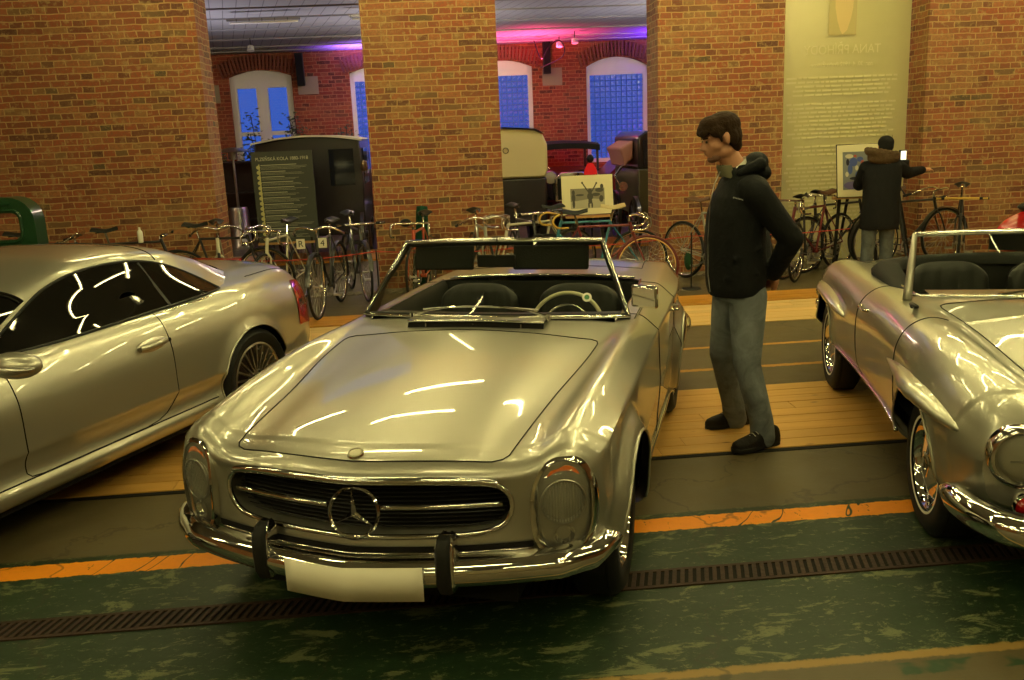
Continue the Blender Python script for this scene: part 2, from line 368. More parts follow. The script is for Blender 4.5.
# stone pads and column speakers on the far wall
M['stonepad']=simple('grey_plaster_pad',(.30,.24,.15),.9)
for k,(x,z) in enumerate(((-4.35,2.78),(-2.42,2.88),(2.45,2.86))): struct(MB().b2((x-.2,YW-.02,z-.17),(x+.2,YW+.01,z+.17)).build('trim_%d'%(k+11),M['stonepad'],smooth=0))
def column_speaker(x,z,lean,label):
    r=empty('column_speaker',(x,YW-.16,z)); tag(r,label,'speaker','column speakers on the far wall')
    m=MB().box((0,0,0),(.15,.12,.62)); o=m.build('cabinet',M['black'],r,bevel=.01); o.rotation_euler=(lean,0,0)
    MB().box((0,-.063,0),(.12,.006,.56)).build('grille',M['blackmat'],o); MB().b2((-.02,.04,-.03),(.02,.17,.03)).build('bracket',M['black'],r)
column_speaker(-2.53,3.18,.12,'black column speaker on the far wall between the two left windows')
column_speaker(2.33,3.22,0,'black column speaker on the far wall under the red ceiling glow')
# ------------ timber decks let into the floor
def deck(name,y0,y1,x0,x1,n,mat,h,label,jit=.004):
    m=MB(); w=(y1-y0)/n
    for i in range(n):
        x=x0-random.uniform(0,2.4)
        while x<x1:
            L=random.uniform(2.6,4.2); a=max(x,x0); b=min(x+L,x1)
            if b>a: m.b2((a+.002,y0+i*w+.003,.001),(b-.002,y0+(i+1)*w-.003,h+random.uniform(-.0008,.0008)))
            x+=L
    return tag(m.build(name,mat,smooth=0),label,'deck')
deck('timber_deck',4.80,6.05,-3.6,6.5,9,M['plank'],.008,'pine plank deck under the standing man, between the parked cars')
deck('timber_deck',8.08,9.02,-4.6,8,7,M['plank_pale'],.008,'pale pine plank strip on the floor behind the man, nearer the bicycles')
deck('timber_deck',9.05,9.55,-4.6,8,4,M['plank_orange'],.012,'orange varnished plank strip at the foot of the bicycles')
deck('timber_deck',13.9,15.1,-6,7,8,M['plank_orange'],.03,'orange plank strip in the hall beyond the brick piers')
struct(MB().b2((-3.6,4.755,.0),(6.5,4.797,.004)).build('trim_20',M['gapdark'],smooth=0))
# cobble strip
M['cobble']=simple('grey_cobbles',(.22,.19,.13),.8,0,.5,30)
m=MB(); random.seed(3)
for i in range(150):
    for j in range(3): m.ball((-4+i*.085+(j%2)*.04,11.05-j*.085-.02,.0),(.042,.042,.025),6)
tag(m.build('cobble_strip',M['cobble']),'strip of grey rounded cobbles along the foot of the brick piers','cobbles',kind='stuff')
# drain channel
r=empty('drain_channel',(0,3.40,0)); tag(r,'rusty slotted drain channel running across the green painted floor','drain')
m=MB(); m.b2((X0,-.075,0),(X1,-.057,.006)); m.b2((X0,.057,0),(X1,.075,.006)); m.build('frame',M['iron'],r,smooth=0)
MB().b2((X0,-.058,0.0005),(X1,.058,.0015)).build('channel',M['gapdark'],r,smooth=0)
m=MB(); x=-5.0
while x<6: 
    m.bar((x-.016,-.058,.004),(x+.016,.058,.004),.017,.005); x+=.034
m.build('grate',M['iron'],r,smooth=0)
# ------------ ceiling lamps: long twin fluorescent battens
M['tube']=emit('fluorescent_tube',LAMP,TUBE_POWER)
def batten(x,y,z,rz,L=1.5,tubes=1,mat=None,first=[None]):
    if first[0] is None:
        r=empty('ceiling_lamp',(x,y,z),rz)
        MB().b2((-L/2,-.05,0),(L/2,.05,.05)).build('housing',M['white'],r,bevel=.005)
        MB().cyl((-L/2+.03,0,-.022),(L/2-.03,0,-.022),.019,n=6).build('tube',mat or M['tube'],r,smooth=180)
        [MB().cyl((q,0,.05),(q,0,HC-z),.006,n=6).build('hanger',M['satin'],r) for q in (-L/3,L/3)]; first[0]=r
    else: r=copy_tree(first[0]); r.location=(x,y,z); r.rotation_euler=(0,0,rz)
    tag(r,'white fluorescent batten lamp hanging from the hall ceiling, outside the picture','lamp','fluorescent battens of the front hall'); return r
for y in (-3.2,.6,4.4,6.6,8.4,10.0):
    for i in range(7):
        if y<6 or -8.2+i*2.6+y*.3>-2.9: batten(-8.2+i*2.6+(y*.3),y,4.3,0)
for x in (-4.6,2.6):
    for i in range(6):
        if x>0 or i<3: batten(x,-1.6+i*1.9,4.42,math.pi/2+.28)
PI_=math.pi
# back hall: coloured floodlights, plus lit battens and white spots added as fill
def spot(name,loc,rot,color,power,size,angle,label):
    l=bpy.data.lights.new(name,'SPOT'); l.energy=power; l.color=color; l.spot_size=angle; l.spot_blend=.8; l.shadow_soft_size=size
    o=bpy.data.objects.new(name,l); COL.objects.link(o); o.location=loc; o.rotation_euler=rot; return tag(o,label,'floodlight')
def flood(loc,color,power,label,tgt=(0,0,1)):
    d=Vector(tgt).normalized(); q=d.to_track_quat('-Z','Y').to_euler(); return spot('led_floodlight',loc,q,color,power,.06,2.6,label)
flood((1.9,17.3,2.6),(1,.06,.20),360,'red led floodlight washing the far ceiling above the column speaker',(0,.1,1))
flood((4.9,17.3,2.7),(.20,.03,1),560,'violet led floodlight washing the far ceiling over the right window',(0,.1,1))
flood((.2,17.5,2.8),(.55,.20,1),200,'pale violet led floodlight behind the middle pier',(0,.1,1))
flood((-1.3,18.2,3.0),(.35,.12,1),170,'faint violet led floodlight over the second window',(0,.1,1))
flood((2.6,17.0,1.2),(1,.05,.04),40,'red led floodlight low by the old carriages',(0,1,.25))
M['tube2']=emit('fill_tube',(1,.84,.52),150)
def batten2(x,y,label,on=True):
    r=empty('ceiling_lamp',(x,y,HB-.12)); MB().b2((-.48 if not on else -.75,-.05,0),(.48 if not on else .75,.05,.03)).build('housing',M['boards'] if not on else M['winframe'],r)
    MB().cyl((-.45 if not on else -.7,0,-.018),(.45 if not on else .7,0,-.018),.014,n=6).build('tube',M['tube2'] if on else M['white'],r,smooth=180); tag(r,label,'lamp','lit battens added to brighten the back hall' if on else None)
batten2(-2.16,13.0,'unlit fluorescent batten under the boarded ceiling behind the left opening',False)
batten2(-.55,13.0,'unlit fluorescent batten under the boarded ceiling partly behind the middle pier',False)
for x,y in ((-6.5,12.6),(0.0,12.6),(4.0,12.4),(9,12.6),(0.0,15.6),(4.9,15.6),(-6.8,15.6),(9,16.2),(.1,17.8)): batten2(x,y,'unseen fluorescent batten added to light the back hall, hidden behind a brick pier',True)  # no lit battens in view; these are added to brighten the back hall
for x,y,l in ((-3.4,13.2,'added white ceiling fill light behind the left pier'),(-.2,14.0,'added white ceiling fill light behind the middle pier'),(3.6,13.6,'added white ceiling fill light behind the third pier'),(6.5,14.5,'added white ceiling fill light behind the banner')): spot('ceiling_fill_spot',(x,y,1.9),(PI_,0,0),(.92,.86,1),95,.1,2.7,l)  # unseen white fill spots added to brighten the grey boarded ceiling
# ---------------------------------------------------------------- car body tools
def pchip(xk, yk, x):
    xk=np.asarray(xk,float); yk=np.asarray(yk,float); h=np.diff(xk); sh=(-1,)+(1,)*(yk.ndim-1)
    d=np.diff(yk,axis=0)/h.reshape(sh); m=np.zeros_like(yk); w1=2*h[1:]+h[:-1]; w2=h[1:]+2*h[:-1]
    a,b=d[:-1],d[1:]; ok=a*b>0; w1=w1.reshape(sh)*np.ones_like(a); w2=w2.reshape(sh)*np.ones_like(a)
    with np.errstate(all='ignore'): mm=(w1+w2)/(w1/a+w2/b)
    m[1:-1]=np.where(ok,mm,0); m[0]=d[0]; m[-1]=d[-1]
    i=np.clip(np.searchsorted(xk,x)-1,0,len(xk)-2); t=((x-xk[i])/h[i]).reshape(sh); H=h[i].reshape(sh)
    return (1+2*t)*(1-t)**2*yk[i]+t*(1-t)**2*H*m[i]+t*t*(3-2*t)*yk[i+1]+t*t*(t-1)*H*m[i+1]
def ncs(P, sub, creases=()):      # natural cubic spline through columns of P[...,J,2], split at crease rows
    J=P.shape[-2]; cuts=[0]+sorted(creases)+[J-1]; mid=P[P.shape[0]//2]
    out=[]
    for a,b in zip(cuts[:-1],cuts[1:]):
        n=b-a+1; u=np.concatenate([[0],np.cumsum(np.maximum(np.linalg.norm(np.diff(mid[a:b+1],axis=0),axis=1),.01)**.6)]); h=np.diff(u)
        A=np.zeros((n,n)); A[0,0]=A[-1,-1]=1
        if a==0 and n>2: A[0,0]=2*h[0]; A[0,1]=h[0]
        for k in range(1,n-1): A[k,k-1]=h[k-1]; A[k,k]=2*(h[k-1]+h[k]); A[k,k+1]=h[k]
        Ai=np.linalg.inv(A); Q=P[:,a:b+1,:]; R=np.zeros_like(Q)
        for k in range(1,n-1): R[:,k]=6*((Q[:,k+1]-Q[:,k])/h[k]-(Q[:,k]-Q[:,k-1])/h[k-1])
        if a==0 and n>2:
            g=(Q[:,1]-Q[:,0])/h[0]; g0=np.zeros_like(g); g0[:,0]=1*np.abs(g[:,0]); R[:,0]=6*(g-g0)
        Mx=np.einsum('ij,kjc->kic',Ai,R)
        for k in range(n-1):
            for q in range(sub):
                t=q/sub*h[k]; x1=h[k]-t
                out.append(Mx[:,k]*x1**3/(6*h[k])+Mx[:,k+1]*t**3/(6*h[k])+(Q[:,k]/h[k]-Mx[:,k]*h[k]/6)*x1+(Q[:,k+1]/h[k]-Mx[:,k+1]*h[k]/6)*t)
    out.append(P[:,-1]); return np.stack(out,1)
class Body:
    def __init__(s, keys, sub, creases, bowf, bowr, fade, L, ds=.025, smooth=4, wheels=(), flare=(0,0), wrow=7, fs=None):
        sk=[k for k,_ in keys]; sec=np.array([q for _,q in keys],float)
        f=sorted(set([round(v,4) for v in list(np.arange(sk[0],sk[-1],ds))+[sk[-1]]+sk+[sk[0]+.012,sk[0]+.006,sk[-1]-.01]]+(fs or [])))
        s.s=np.array(f); S2=pchip(sk,sec,s.s)
        for _ in range(smooth):
            T=S2.copy(); T[2:-2]=.25*S2[1:-3]+.5*S2[2:-2]+.25*S2[3:-1]; S2=T
        G=ncs(S2,sub,creases); s.sub=sub; s.J=G.shape[1]; s.L=L; s.wheels=wheels
        s.bowf,s.bowr,s.fade=bowf,bowr,fade
        w,z=G[...,0].copy(),G[...,1]; w[:,0]=0; w[:,-1]=0; S_=np.repeat(s.s[:,None],s.J,1)
        y=s.warp(w,z,S_)
        if flare[0]:
            for (yw,zw,R) in wheels:
                d=np.where(z>=zw,np.hypot(y-yw,z-zw),np.abs(y-yw)); side=(np.arange(s.J)[None,:]>=wrow*sub)&(w>.6)
                w=w+np.where(side&(z<zw+R+.07),flare[0]*np.clip(1.25*(1-np.maximum(d-R,0)/flare[1]),0,1),0)
        s.G=np.stack([w,y,z],-1)
    def warp(s,w,z,S_):
        ff=np.clip(1-S_/s.fade[0],0,1); ff=ff*ff*(3-2*ff); fr=np.clip(1-(s.L-S_)/s.fade[1],0,1); fr=fr*fr*(3-2*fr)
        return S_+s.bowf(np.abs(w),z)*ff-s.bowr(np.abs(w),z)*fr
    def col(s,sv): return int(np.argmin(abs(s.s-sv)))
    def P(s,sv,row,side=1,off=0):
        i=np.interp(sv,s.s,np.arange(len(s.s))); j=row*s.sub; i0=min(int(i),len(s.s)-2); j0=min(int(j),s.J-2); a,b=i-i0,j-j0; G=s.G
        p=(G[i0,j0]*(1-b)+G[i0,j0+1]*b)*(1-a)+(G[i0+1,j0]*(1-b)+G[i0+1,j0+1]*b)*a
        if off:
            n=np.cross(G[i0+1,j0]-G[i0,j0],G[i0,j0+1]-G[i0,j0]); n=n/max(1e-9,np.linalg.norm(n))
            if n[2]*1+n[0]*.6<0: n=-n
            p=p+n*off
        return Vector((p[0]*side,p[1],p[2]))
    def side(s,y,z,off=0.0,sd=1,r0=6):      # point on the flank at body coordinates (y,z)
        j0=int(r0*s.sub); G=s.G[:,j0:]; d=(G[...,1]-y)**2+(G[...,2]-z)**2+np.where(G[...,0]<.45,9,0); k=np.unravel_index(np.argmin(d),d.shape)
        # inverse-distance blend of the neighbourhood
        i0,i1=max(k[0]-2,0),k[0]+3; a0,a1=max(k[1]-2,0),k[1]+3; w=1/(d[i0:i1,a0:a1]+1e-6)**1.5
        return Vector(((float((G[i0:i1,a0:a1,0]*w).sum()/w.sum())+off)*sd,y,z))
    def surfz(s,x,y,r1=8):      # height of the top surface over (x,y)
        G=s.G[:,:int(r1*s.sub)]; d=(G[...,0]-abs(x))**2+(G[...,1]-y)**2; k=np.unravel_index(np.argmin(d),d.shape); i0,i1=max(k[0]-1,0),k[0]+2; a0,a1=max(k[1]-1,0),k[1]+2; w=1/(d[i0:i1,a0:a1]+1e-6)**1.5
        return float((G[i0:i1,a0:a1,2]*w).sum()/w.sum())
    def arch(s,yw,zw,R,sd,rowmin=6,zlow=.2,off=0.004):      # points on the arch edge
        pts=[]
        for a in np.linspace(-25,205,60):
            a=math.radians(a); y=yw+R*math.cos(a); z=zw+R*math.sin(a)
            if math.sin(a)<0: y=yw+R*(1 if math.cos(a)>0 else -1)
            if z<zlow: continue
            pts.append(s.side(y,z,off,sd,rowmin))
        return pts
    def mesh(s, regions, mats, parent, cut=None, keep_open=True):
        """regions: list (name, fn(sv,rowmid,side)->bool, label); first match wins, the last takes the rest"""
        sub=s.sub; G=s.G; ns,nj=G.shape[:2]; pos={1:G.copy(),-1:G.copy()}
        rows=np.arange(nj)/sub; ins=np.zeros((ns,nj),bool)
        wz=G[...,2]
        for (yw,zw,R) in s.wheels:
            d=np.where(wz>=zw,np.hypot(G[...,1]-yw,wz-zw),np.abs(G[...,1]-yw)); ins|=(d<R)&(G[...,0]>.5)&(rows[None,:]>=5.5)
        f_in=ins[:-1,:-1]&ins[1:,:-1]&ins[:-1,1:]&ins[1:,1:]
        H=G.copy()
        for (yw,zw,R) in s.wheels:
            d=np.where(wz>=zw,np.hypot(G[...,1]-yw,wz-zw),np.abs(G[...,1]-yw)); q=(d<R)&ins
            dy=G[...,1]-yw; dz=np.where(wz>=zw,wz-zw,0); n=np.maximum(np.hypot(dy,dz),1e-6)
            H[...,1]=np.where(q,yw+dy/n*R,H[...,1]); H[...,2]=np.where(q&(wz>=zw),zw+dz/n*R,H[...,2])
        out={}
        for name,fn,lab in regions:
            out[name]=[]
        for sd in (1,-1):
            for i in range(ns-1):
                sm=.5*(s.s[i]+s.s[i+1])
                for j in range(nj-1):
                    if f_in[i,j]: continue
                    rm=(j+.5)/sub
                    if cut is not None and cut(sm,rm,sd): continue
                    for name,fn,lab in regions:
                        if fn(sm,rm,sd): out[name].append((i,j,sd)); break
        objs={}
        for name,fn,lab in regions:
            fl=out[name]
            if not fl: continue
            groups=[('',fl)]
            if name.startswith('door'): groups=[('L',[f for f in fl if f[2]==1]),('R',[f for f in fl if f[2]==-1])]
            for sfx,fs in groups:
                m=MB(); idx={}
                for (i,j,sd) in fs:
                    q=[]
                    for (a,b) in ((i,j),(i+1,j),(i+1,j+1),(i,j+1)):
                        key=(a,b,sd)
                        if key not in idx:
                            p=H[a,b]; idx[key]=len(m.v); m.v.append((p[0]*sd,p[1],p[2]))
                        q.append(idx[key])
                    m.f.append(tuple(q if sd==1 else q[::-1])); m.m.append(0)
                o=m.build(name,mats,parent,smooth=50,merge=1e-4); objs[name+sfx]=o
        return objs
def arcpt(c,r,n): return [(c[0]+r*math.cos(2*math.pi*k/n),c[1],c[2]+r*math.sin(2*math.pi*k/n)) for k in range(n)]
def wheel(parent,x,y,sd,R,rr,wid,style,name='wheel',steer=0):
    """wheel with outer face towards sd; parts: tyre, rim, hubcap"""
    w=empty(name,(x,y,R)); w.parent=parent; w.rotation_euler=(0,0,steer); A=(sd,0,0); h=wid/2
    m=MB(); prof=[(rr,-h*.8),(rr+.02,-h),(R-.035,-h*1.05),(R-.008,-h*.8),(R,-h*.5),(R,h*.5),(R-.008,h*.8),(R-.035,h*1.05),(rr+.02,h),(rr,h*.8)]
    m.lathe(prof,(0,0,0),A,56)
    for k in range(-2,3): m.lathe([(R+.0005,k*.028-.004),(R-.006,k*.028),(R+.0005,k*.028+.004)],(0,0,0),A,56)
    m.build('tyre',M['rubber'],w,smooth=50)
    if style=='whitewall': MB().lathe([(rr+.012,h*1.0+.001),(rr+.017,h*1.02+.002),(rr+.024,h*1.03+.001)],(0,0,0),A,56).build('whitewall_band',M['white'],w)
    m=MB(); m.lathe([(rr,h*.8),(rr+.008,h*.92),(rr-.004,h*.95),(rr-.016,h*.75),(rr-.022,h*.35),(rr-.03,h*.30),(rr-.03,-h*.8)],(0,0,0),A,56)
    if style in('hubcap','whitewall'):
        m.lathe([(rr-.022,h*.35),(rr*.80,h*.40),(rr*.66,h*.62),(.0,h*.62)],(0,0,0),A,48)
        m.build('rim',M['chrome'] ,w,smooth=40)
        c=MB(); c.lathe([(rr*.79,h*.52),(rr*.77,h*.66),(rr*.70,h*.74)],(0,0,0),A,48)
        c.build('trim_ring',M['chrome'],w)
        c=MB(); c.lathe([(rr*.70,h*.74),(rr*.62,h*.80),(rr*.40,h*.92),(rr*.30,h*.96)],(0,0,0),A,48); c.build('hubcap',M['silver'] if style=='hubcap' else M['chrome'],w)
        c=MB(); c.lathe([(rr*.30,h*.96),(rr*.27,h*1.02),(rr*.12,h*1.06),(0,h*1.07)],(0,0,0),A,32); star(c,(sd*h*1.07,0,0),rr*.2,.004,sd); c.build('hub_badge',M['chrome'],w)
        c=MB(); 
        for k in range(12):
            a=2*math.pi*k/12; c.ball((sd*h*.62,math.cos(a)*rr*.86,math.sin(a)*rr*.86),(.004,.012,.008),6)
        c.build('vent_slots',M['gapdark'],w)
    else:
        m.build('rim',M['satin'],w,smooth=40)
        c=MB(); n=21
        for k in range(n):
            a=2*math.pi*k/n; r0,r1=rr*.22,rr-.012
            p=Vector((sd*h*.78,math.cos(a)*r0,math.sin(a)*r0)); q=Vector((sd*h*.80,math.cos(a)*r1,math.sin(a)*r1)); c.bar(p,q,.010,.022,up=(sd,0,0))
        c.lathe([(rr*.30,h*.62),(rr*.28,h*.86),(rr*.17,h*.88),(rr*.15,h*.80),(0,h*.80)],(0,0,0),A,32); c.build('spokes',M['satin'],w,smooth=30)
        c=MB(); c.lathe([(rr-.03,h*.15),(.0,h*.15)],(0,0,0),A,32); c.build('brake_disc',M['iron'],w)
        c=MB(); c.lathe([(rr*.14,h*.80),(rr*.13,h*.93),(0,h*.95)],(0,0,0),A,24)
        for k in range(5):
            a=2*math.pi*k/5; c.cyl((sd*h*.8,math.cos(a)*rr*.22,math.sin(a)*rr*.22),(sd*h*.93,math.cos(a)*rr*.22,math.sin(a)*rr*.22),.009,n=8)
        c.build('hubcap',M['black'],w)
    return w
def star(m,c,r,t,sd=1,axis='x'):      # three-pointed star with ridged arms, in the plane across the axis
    for k in range(3):
        a=math.pi/2+k*2*math.pi/3; tip=(math.cos(a)*r,math.sin(a)*r)
        l=(math.cos(a+math.pi/3)*r*.13,math.sin(a+math.pi/3)*r*.13); rr_=(math.cos(a-math.pi/3)*r*.13,math.sin(a-math.pi/3)*r*.13)
        f=(lambda u,v,d:(c[0]+d*sd,c[1]+u,c[2]+v)) if axis=='x' else (lambda u,v,d:(c[0]+u,c[1]-d,c[2]+v))
        vs=[f(0,0,t*3),f(*l,0),f(*tip,t*.6),f(*rr_,0),f(0,0,-t),f(tip[0],tip[1],-t*.4)]
        m.add(vs,[(0,1,2),(0,2,3),(4,2+3,1),(4,3,5),(1,5,2),(2,5,3)])
def wells(parent,wheels,R2=.015,win=.48,wout=.80,mat=None):
    for (yw,zw,R) in wheels:
        for sd in (1,-1):
            pr=[]; m=MB()
            for a in np.linspace(-10,190,25):
                a=math.radians(a); pr.append((yw+(R+R2)*math.cos(a),zw+(R+R2)*math.sin(a)))
            pr=[(pr[0][0],.24)]+pr+[(pr[-1][0],.24)]
            m.grid([[(sd*x,y,z) for (y,z) in pr] for x in (win,wout)])
            m.add([(sd*win,y,z) for (y,z) in pr],[tuple(range(len(pr)))]); m.build('wheel_well',mat or M['blackmat'],parent,smooth=40)
def seat(parent,x,y,z0,w=.50,top=.86,lean=.22,pleats=5,mat=None,name='seat'):
    mat=mat or M['leather']; s=empty(name,(x,y,z0)); s.parent=parent
    # cushion
    m=MB(); n=14; G=[]
    for i in range(n+1):
        u=i/n*2-1; row=[]
        for j in range(n+1):
            v=j/n*2-1; d=(max(abs(u),0)**6+max(abs(v),0)**6)**(1/6.); k=1/max(1,d) ; X=u*w/2; Y=v*.25
            hgt=.13*(1-abs(u)**5)*(1-abs(v)**5)**.5+ (.012*abs(math.sin(u*math.pi*pleats/2)) if abs(u)<.8 else .02)
            row.append((X,Y,hgt))
        G.append(row)
    m.grid(G); m.box((0,0,0),(w*.98,.5,.06)); m.build('cushion',mat,s)
    # backrest
    m=MB(); H=top-z0; n=18; F=[];B=[]
    for i in range(n*2+1):
        u=i/n-1; rf=[]; rb=[]
        for j in range(n+1):
            v=j/n; wd=w/2*(1-.10*v)*(1-max(0,(v-.82)/.18)**2.4*.24); zz=H*(v-.06*abs(u)**4*(v**2)); th=.055*(1-abs(u)**6)**.5*(1-max(0,(v-.8)/.2)**3)**.5
            pl=.010*abs(math.cos(u*math.pi*pleats/1.6)) if abs(u)<.8 and v<.9 else .012
            yb=.22+zz*lean
            rf.append((u*wd,yb-th-pl,zz)); rb.append((u*wd,yb+th*.8,zz))
        F.append(rf);B.append(rb)
    m.grid(F); m.grid(B); m.build('backrest',mat,s,smooth=60); return s
def strap(path,w,t,m,up=(0,0,1)):      # chrome moulding along a path
    m.tube(path,w/2,6,flat=t/w)
# ---------------------------------------------------------------- open silver convertible, centre
CB=empty('convertible_car',(-.37,2.882,0),-.337); CB.rotation_euler=(0,0,-.337)
tag(CB,'open silver convertible with tall oval headlamps and a big grille star, in the middle','car')
# front/back axis of the car is local y (y grows towards the tail), x is the car's left
kB=[(0.0,[(0,.735),(.2,.735),(.38,.73),(.50,.724),(.57,.727),(.64,.745),(.70,.757),(.75,.742),(.785,.71),(.80,.62),(.80,.54),(.79,.48),(.765,.435),(.6,.415),(0,.415)]),
(.035,[(0,.768),(.2,.768),(.38,.762),(.51,.752),(.58,.756),(.65,.782),(.705,.797),(.765,.778),(.805,.735),(.822,.62),(.822,.54),(.812,.46),(.785,.41),(.6,.38),(0,.38)]),
(.12,[(0,.792),(.2,.790),(.38,.780),(.52,.768),(.59,.775),(.65,.805),(.71,.822),(.775,.802),(.815,.762),(.835,.62),(.835,.52),(.82,.42),(.79,.36),(.6,.33),(0,.33)]),
(.65,[(0,.865),(.2,.858),(.38,.840),(.56,.812),(.62,.818),(.67,.850),(.725,.868),(.785,.846),(.825,.792),(.846,.65),(.846,.52),(.835,.38),(.81,.26),(.6,.22),(0,.22)]),
(1.35,[(0,.912),(.2,.904),(.38,.890),(.625,.868),(.665,.874),(.705,.890),(.745,.893),(.795,.865),(.830,.805),(.850,.65),(.848,.50),(.835,.35),(.81,.235),(.6,.21),(0,.21)]),
(1.75,[(0,.925),(.2,.922),(.38,.914),(.635,.893),(.67,.891),(.705,.892),(.75,.888),(.798,.865),(.832,.812),(.851,.65),(.849,.50),(.835,.35),(.81,.235),(.6,.21),(0,.21)]),
(2.40,[(0,.920),(.2,.920),(.40,.915),(.650,.898),(.675,.898),(.71,.896),(.755,.888),(.802,.862),(.834,.812),(.851,.65),(.848,.50),(.835,.35),(.81,.235),(.6,.21),(0,.21)]),
(3.05,[(0,.928),(.2,.927),(.40,.922),(.62,.906),(.66,.904),(.705,.901),(.75,.892),(.800,.862),(.832,.810),(.846,.65),(.843,.50),(.830,.36),(.80,.25),(.6,.22),(0,.22)]),
(3.65,[(0,.925),(.2,.923),(.40,.916),(.58,.905),(.63,.903),(.68,.898),(.725,.886),(.775,.850),(.806,.796),(.823,.66),(.820,.50),(.805,.39),(.77,.31),(.6,.28),(0,.28)]),
(4.10,[(0,.882),(.2,.880),(.40,.872),(.56,.862),(.61,.862),(.66,.862),(.70,.850),(.738,.808),(.762,.755),(.775,.62),(.77,.50),(.755,.42),(.72,.37),(.6,.35),(0,.35)]),
(4.26,[(0,.80),(.2,.798),(.40,.79),(.54,.785),(.58,.785),(.62,.785),(.66,.775),(.69,.735),(.705,.69),(.715,.60),(.71,.52),(.695,.46),(.67,.42),(.55,.40),(0,.40)])]
for _s,_q in kB[2:-1]:
    _q[7]=(_q[7][0]+.002,_q[7][1]-.012); _q[8]=(_q[8][0]+.012,_q[8][1]); _q[9]=(_q[9][0]-.003,_q[9][1])
WB=((.79,.31,.352),(3.19,.31,.345))
bowB=lambda w,z: .045+.085*w+.26*w**2 + .25*np.maximum(.60-z,0)*(z>.0)*.15
bB=Body(kB,6,(8,),bowB,lambda w,z:.10*w**2+.06*np.maximum(.62-z,0),(1.25,.9),4.26,wheels=WB,flare=(.044,.085),wrow=8,fs=[1.72,1.78,2.98,1.98,2.90,1.46])
ck=lambda s,r,sd: (r<3.35 and 1.78<s<2.98)
reg=[('bonnet',lambda s,r,sd:r<3 and .035<s<1.46,None),('boot_lid',lambda s,r,sd:r<3 and 3.42<s<4.1,None),('hood_cover',lambda s,r,sd:r<3.0 and 2.98<s<3.40,None),
     ('door',lambda s,r,sd:3.35<r<11.8 and 1.98<s<2.90,None),('body',lambda s,r,sd:True,None)]
oB=bB.mesh(reg,M['silver'],CB,cut=ck)
# front panel: rings from the outer edge to the grille opening, then a recess
def face_rings(b,outl,K,bow,parent,mat,inset=.03,recess=.10,power=1.0,name='front_panel'):
    e=b.G[0]; nj=b.J; O=ncs(np.array([outl,outl],float),b.sub)[0]
    m=MB(); G=[]
    for k in range(K+1):
        t=k/K; row=[]
        for j in range(nj):
            w=e[j,0]*(1-t)+O[j,0]*t; z=e[j,2]*(1-t)+O[j,1]*t; base=e[j,1]*(1-t)+ (float(bow(abs(O[j,0]),O[j,1])))*t
            y=float(bow(abs(w),z)); y=y+(e[j,1]-float(bow(e[j,0],e[j,2])))*(1-t)-.012*math.sin(math.pi*t)
            row.append((w,y,z))
        G.append(row)
    for d,sc in ((.006,.995),(.03,.985),(recess,.97)): G.append([(p[0]*sc,p[1]+d,(p[2]-.61)*sc+.61) for p in G[K]])
    m.grid(G); m.grid([[(-p[0],p[1],p[2]) for p in r] for r in G]); o=m.build(name,mat,parent,smooth=50); return o,[Vector(p) for p in G[K]]
outB=[(0,.708),(.2,.707),(.36,.702),(.455,.692),(.49,.682),(.513,.664),(.525,.648),(.532,.628),(.534,.608),(.531,.588),(.522,.566),(.503,.543),(.46,.522),(.33,.510),(0,.508)]
fp,edB=face_rings(bB,outB,8,bowB,CB,M['silver'])
loopB=edB+[Vector((-p.x,p.y,p.z)) for p in edB[::-1][1:-1]]
g=MB().tube([p+Vector((0,-.004,0)) for p in loopB],.010,8,closed=True).build('grille',M['chrome'],CB,smooth=180); g['label']='chrome framed grille with a dark inside'
up=[p for p in edB if p.z>.68]; up=[Vector((-p.x,p.y,p.z)) for p in up[::-1]]+up[1:]
MB().tube([p+Vector((0,-.010,.006)) for p in up],.015,8).build('upper_moulding',M['chrome'],g,smooth=180)
m=MB(); m.grid([[(x,float(bowB(abs(x),.6))+.085,z) for x in np.linspace(-.52,.52,30)] for z in (.50,.72)]); m.build('backing',M['gapdark'],g)
m=MB()
for k in range(12):
    z=.525+k*.0155; m.tube([(x,float(bowB(abs(x),z))+.05,z) for x in np.linspace(-.515+abs(z-.61)*.5,.515-abs(z-.61)*.5,24)],.0028,4)
m.build('slats',M['black'],g)
m=MB()
for sd in (1,-1): m.tube([(sd*x,float(bowB(x,.612))+.008,.612-.00*x) for x in np.linspace(.10,.50,14)],.0095,8)
m.build('centre_bar',M['chrome'],g,smooth=180)
cy=.028; sx_=.016; e=MB(); e.lathe([(.086,-.006),(.092,0),(.086,.007),(.080,0)],(sx_,cy,.603),(.08,-1,.22),48,closed=True); e.build('star_ring',M['chrome'],g)
e=MB(); star(e,(sx_,cy,.603),.085,.009,1,'y'); e.build('star',M['chrome'],g,smooth=0)
# bonnet badge
z=bB.surfz(0,.115); e=MB().lathe([(0,.008),(.020,.007),(.026,.0)],(0,.115,z-.001),(0,-.25,1),24); e.build('bonnet_badge',M['ivory'],CB)
MB().lathe([(.024,.0),(.027,.006),(.030,.0)],(0,.115,z-.001),(0,-.25,1),24,closed=True).build('badge_ring',M['chrome'],CB)
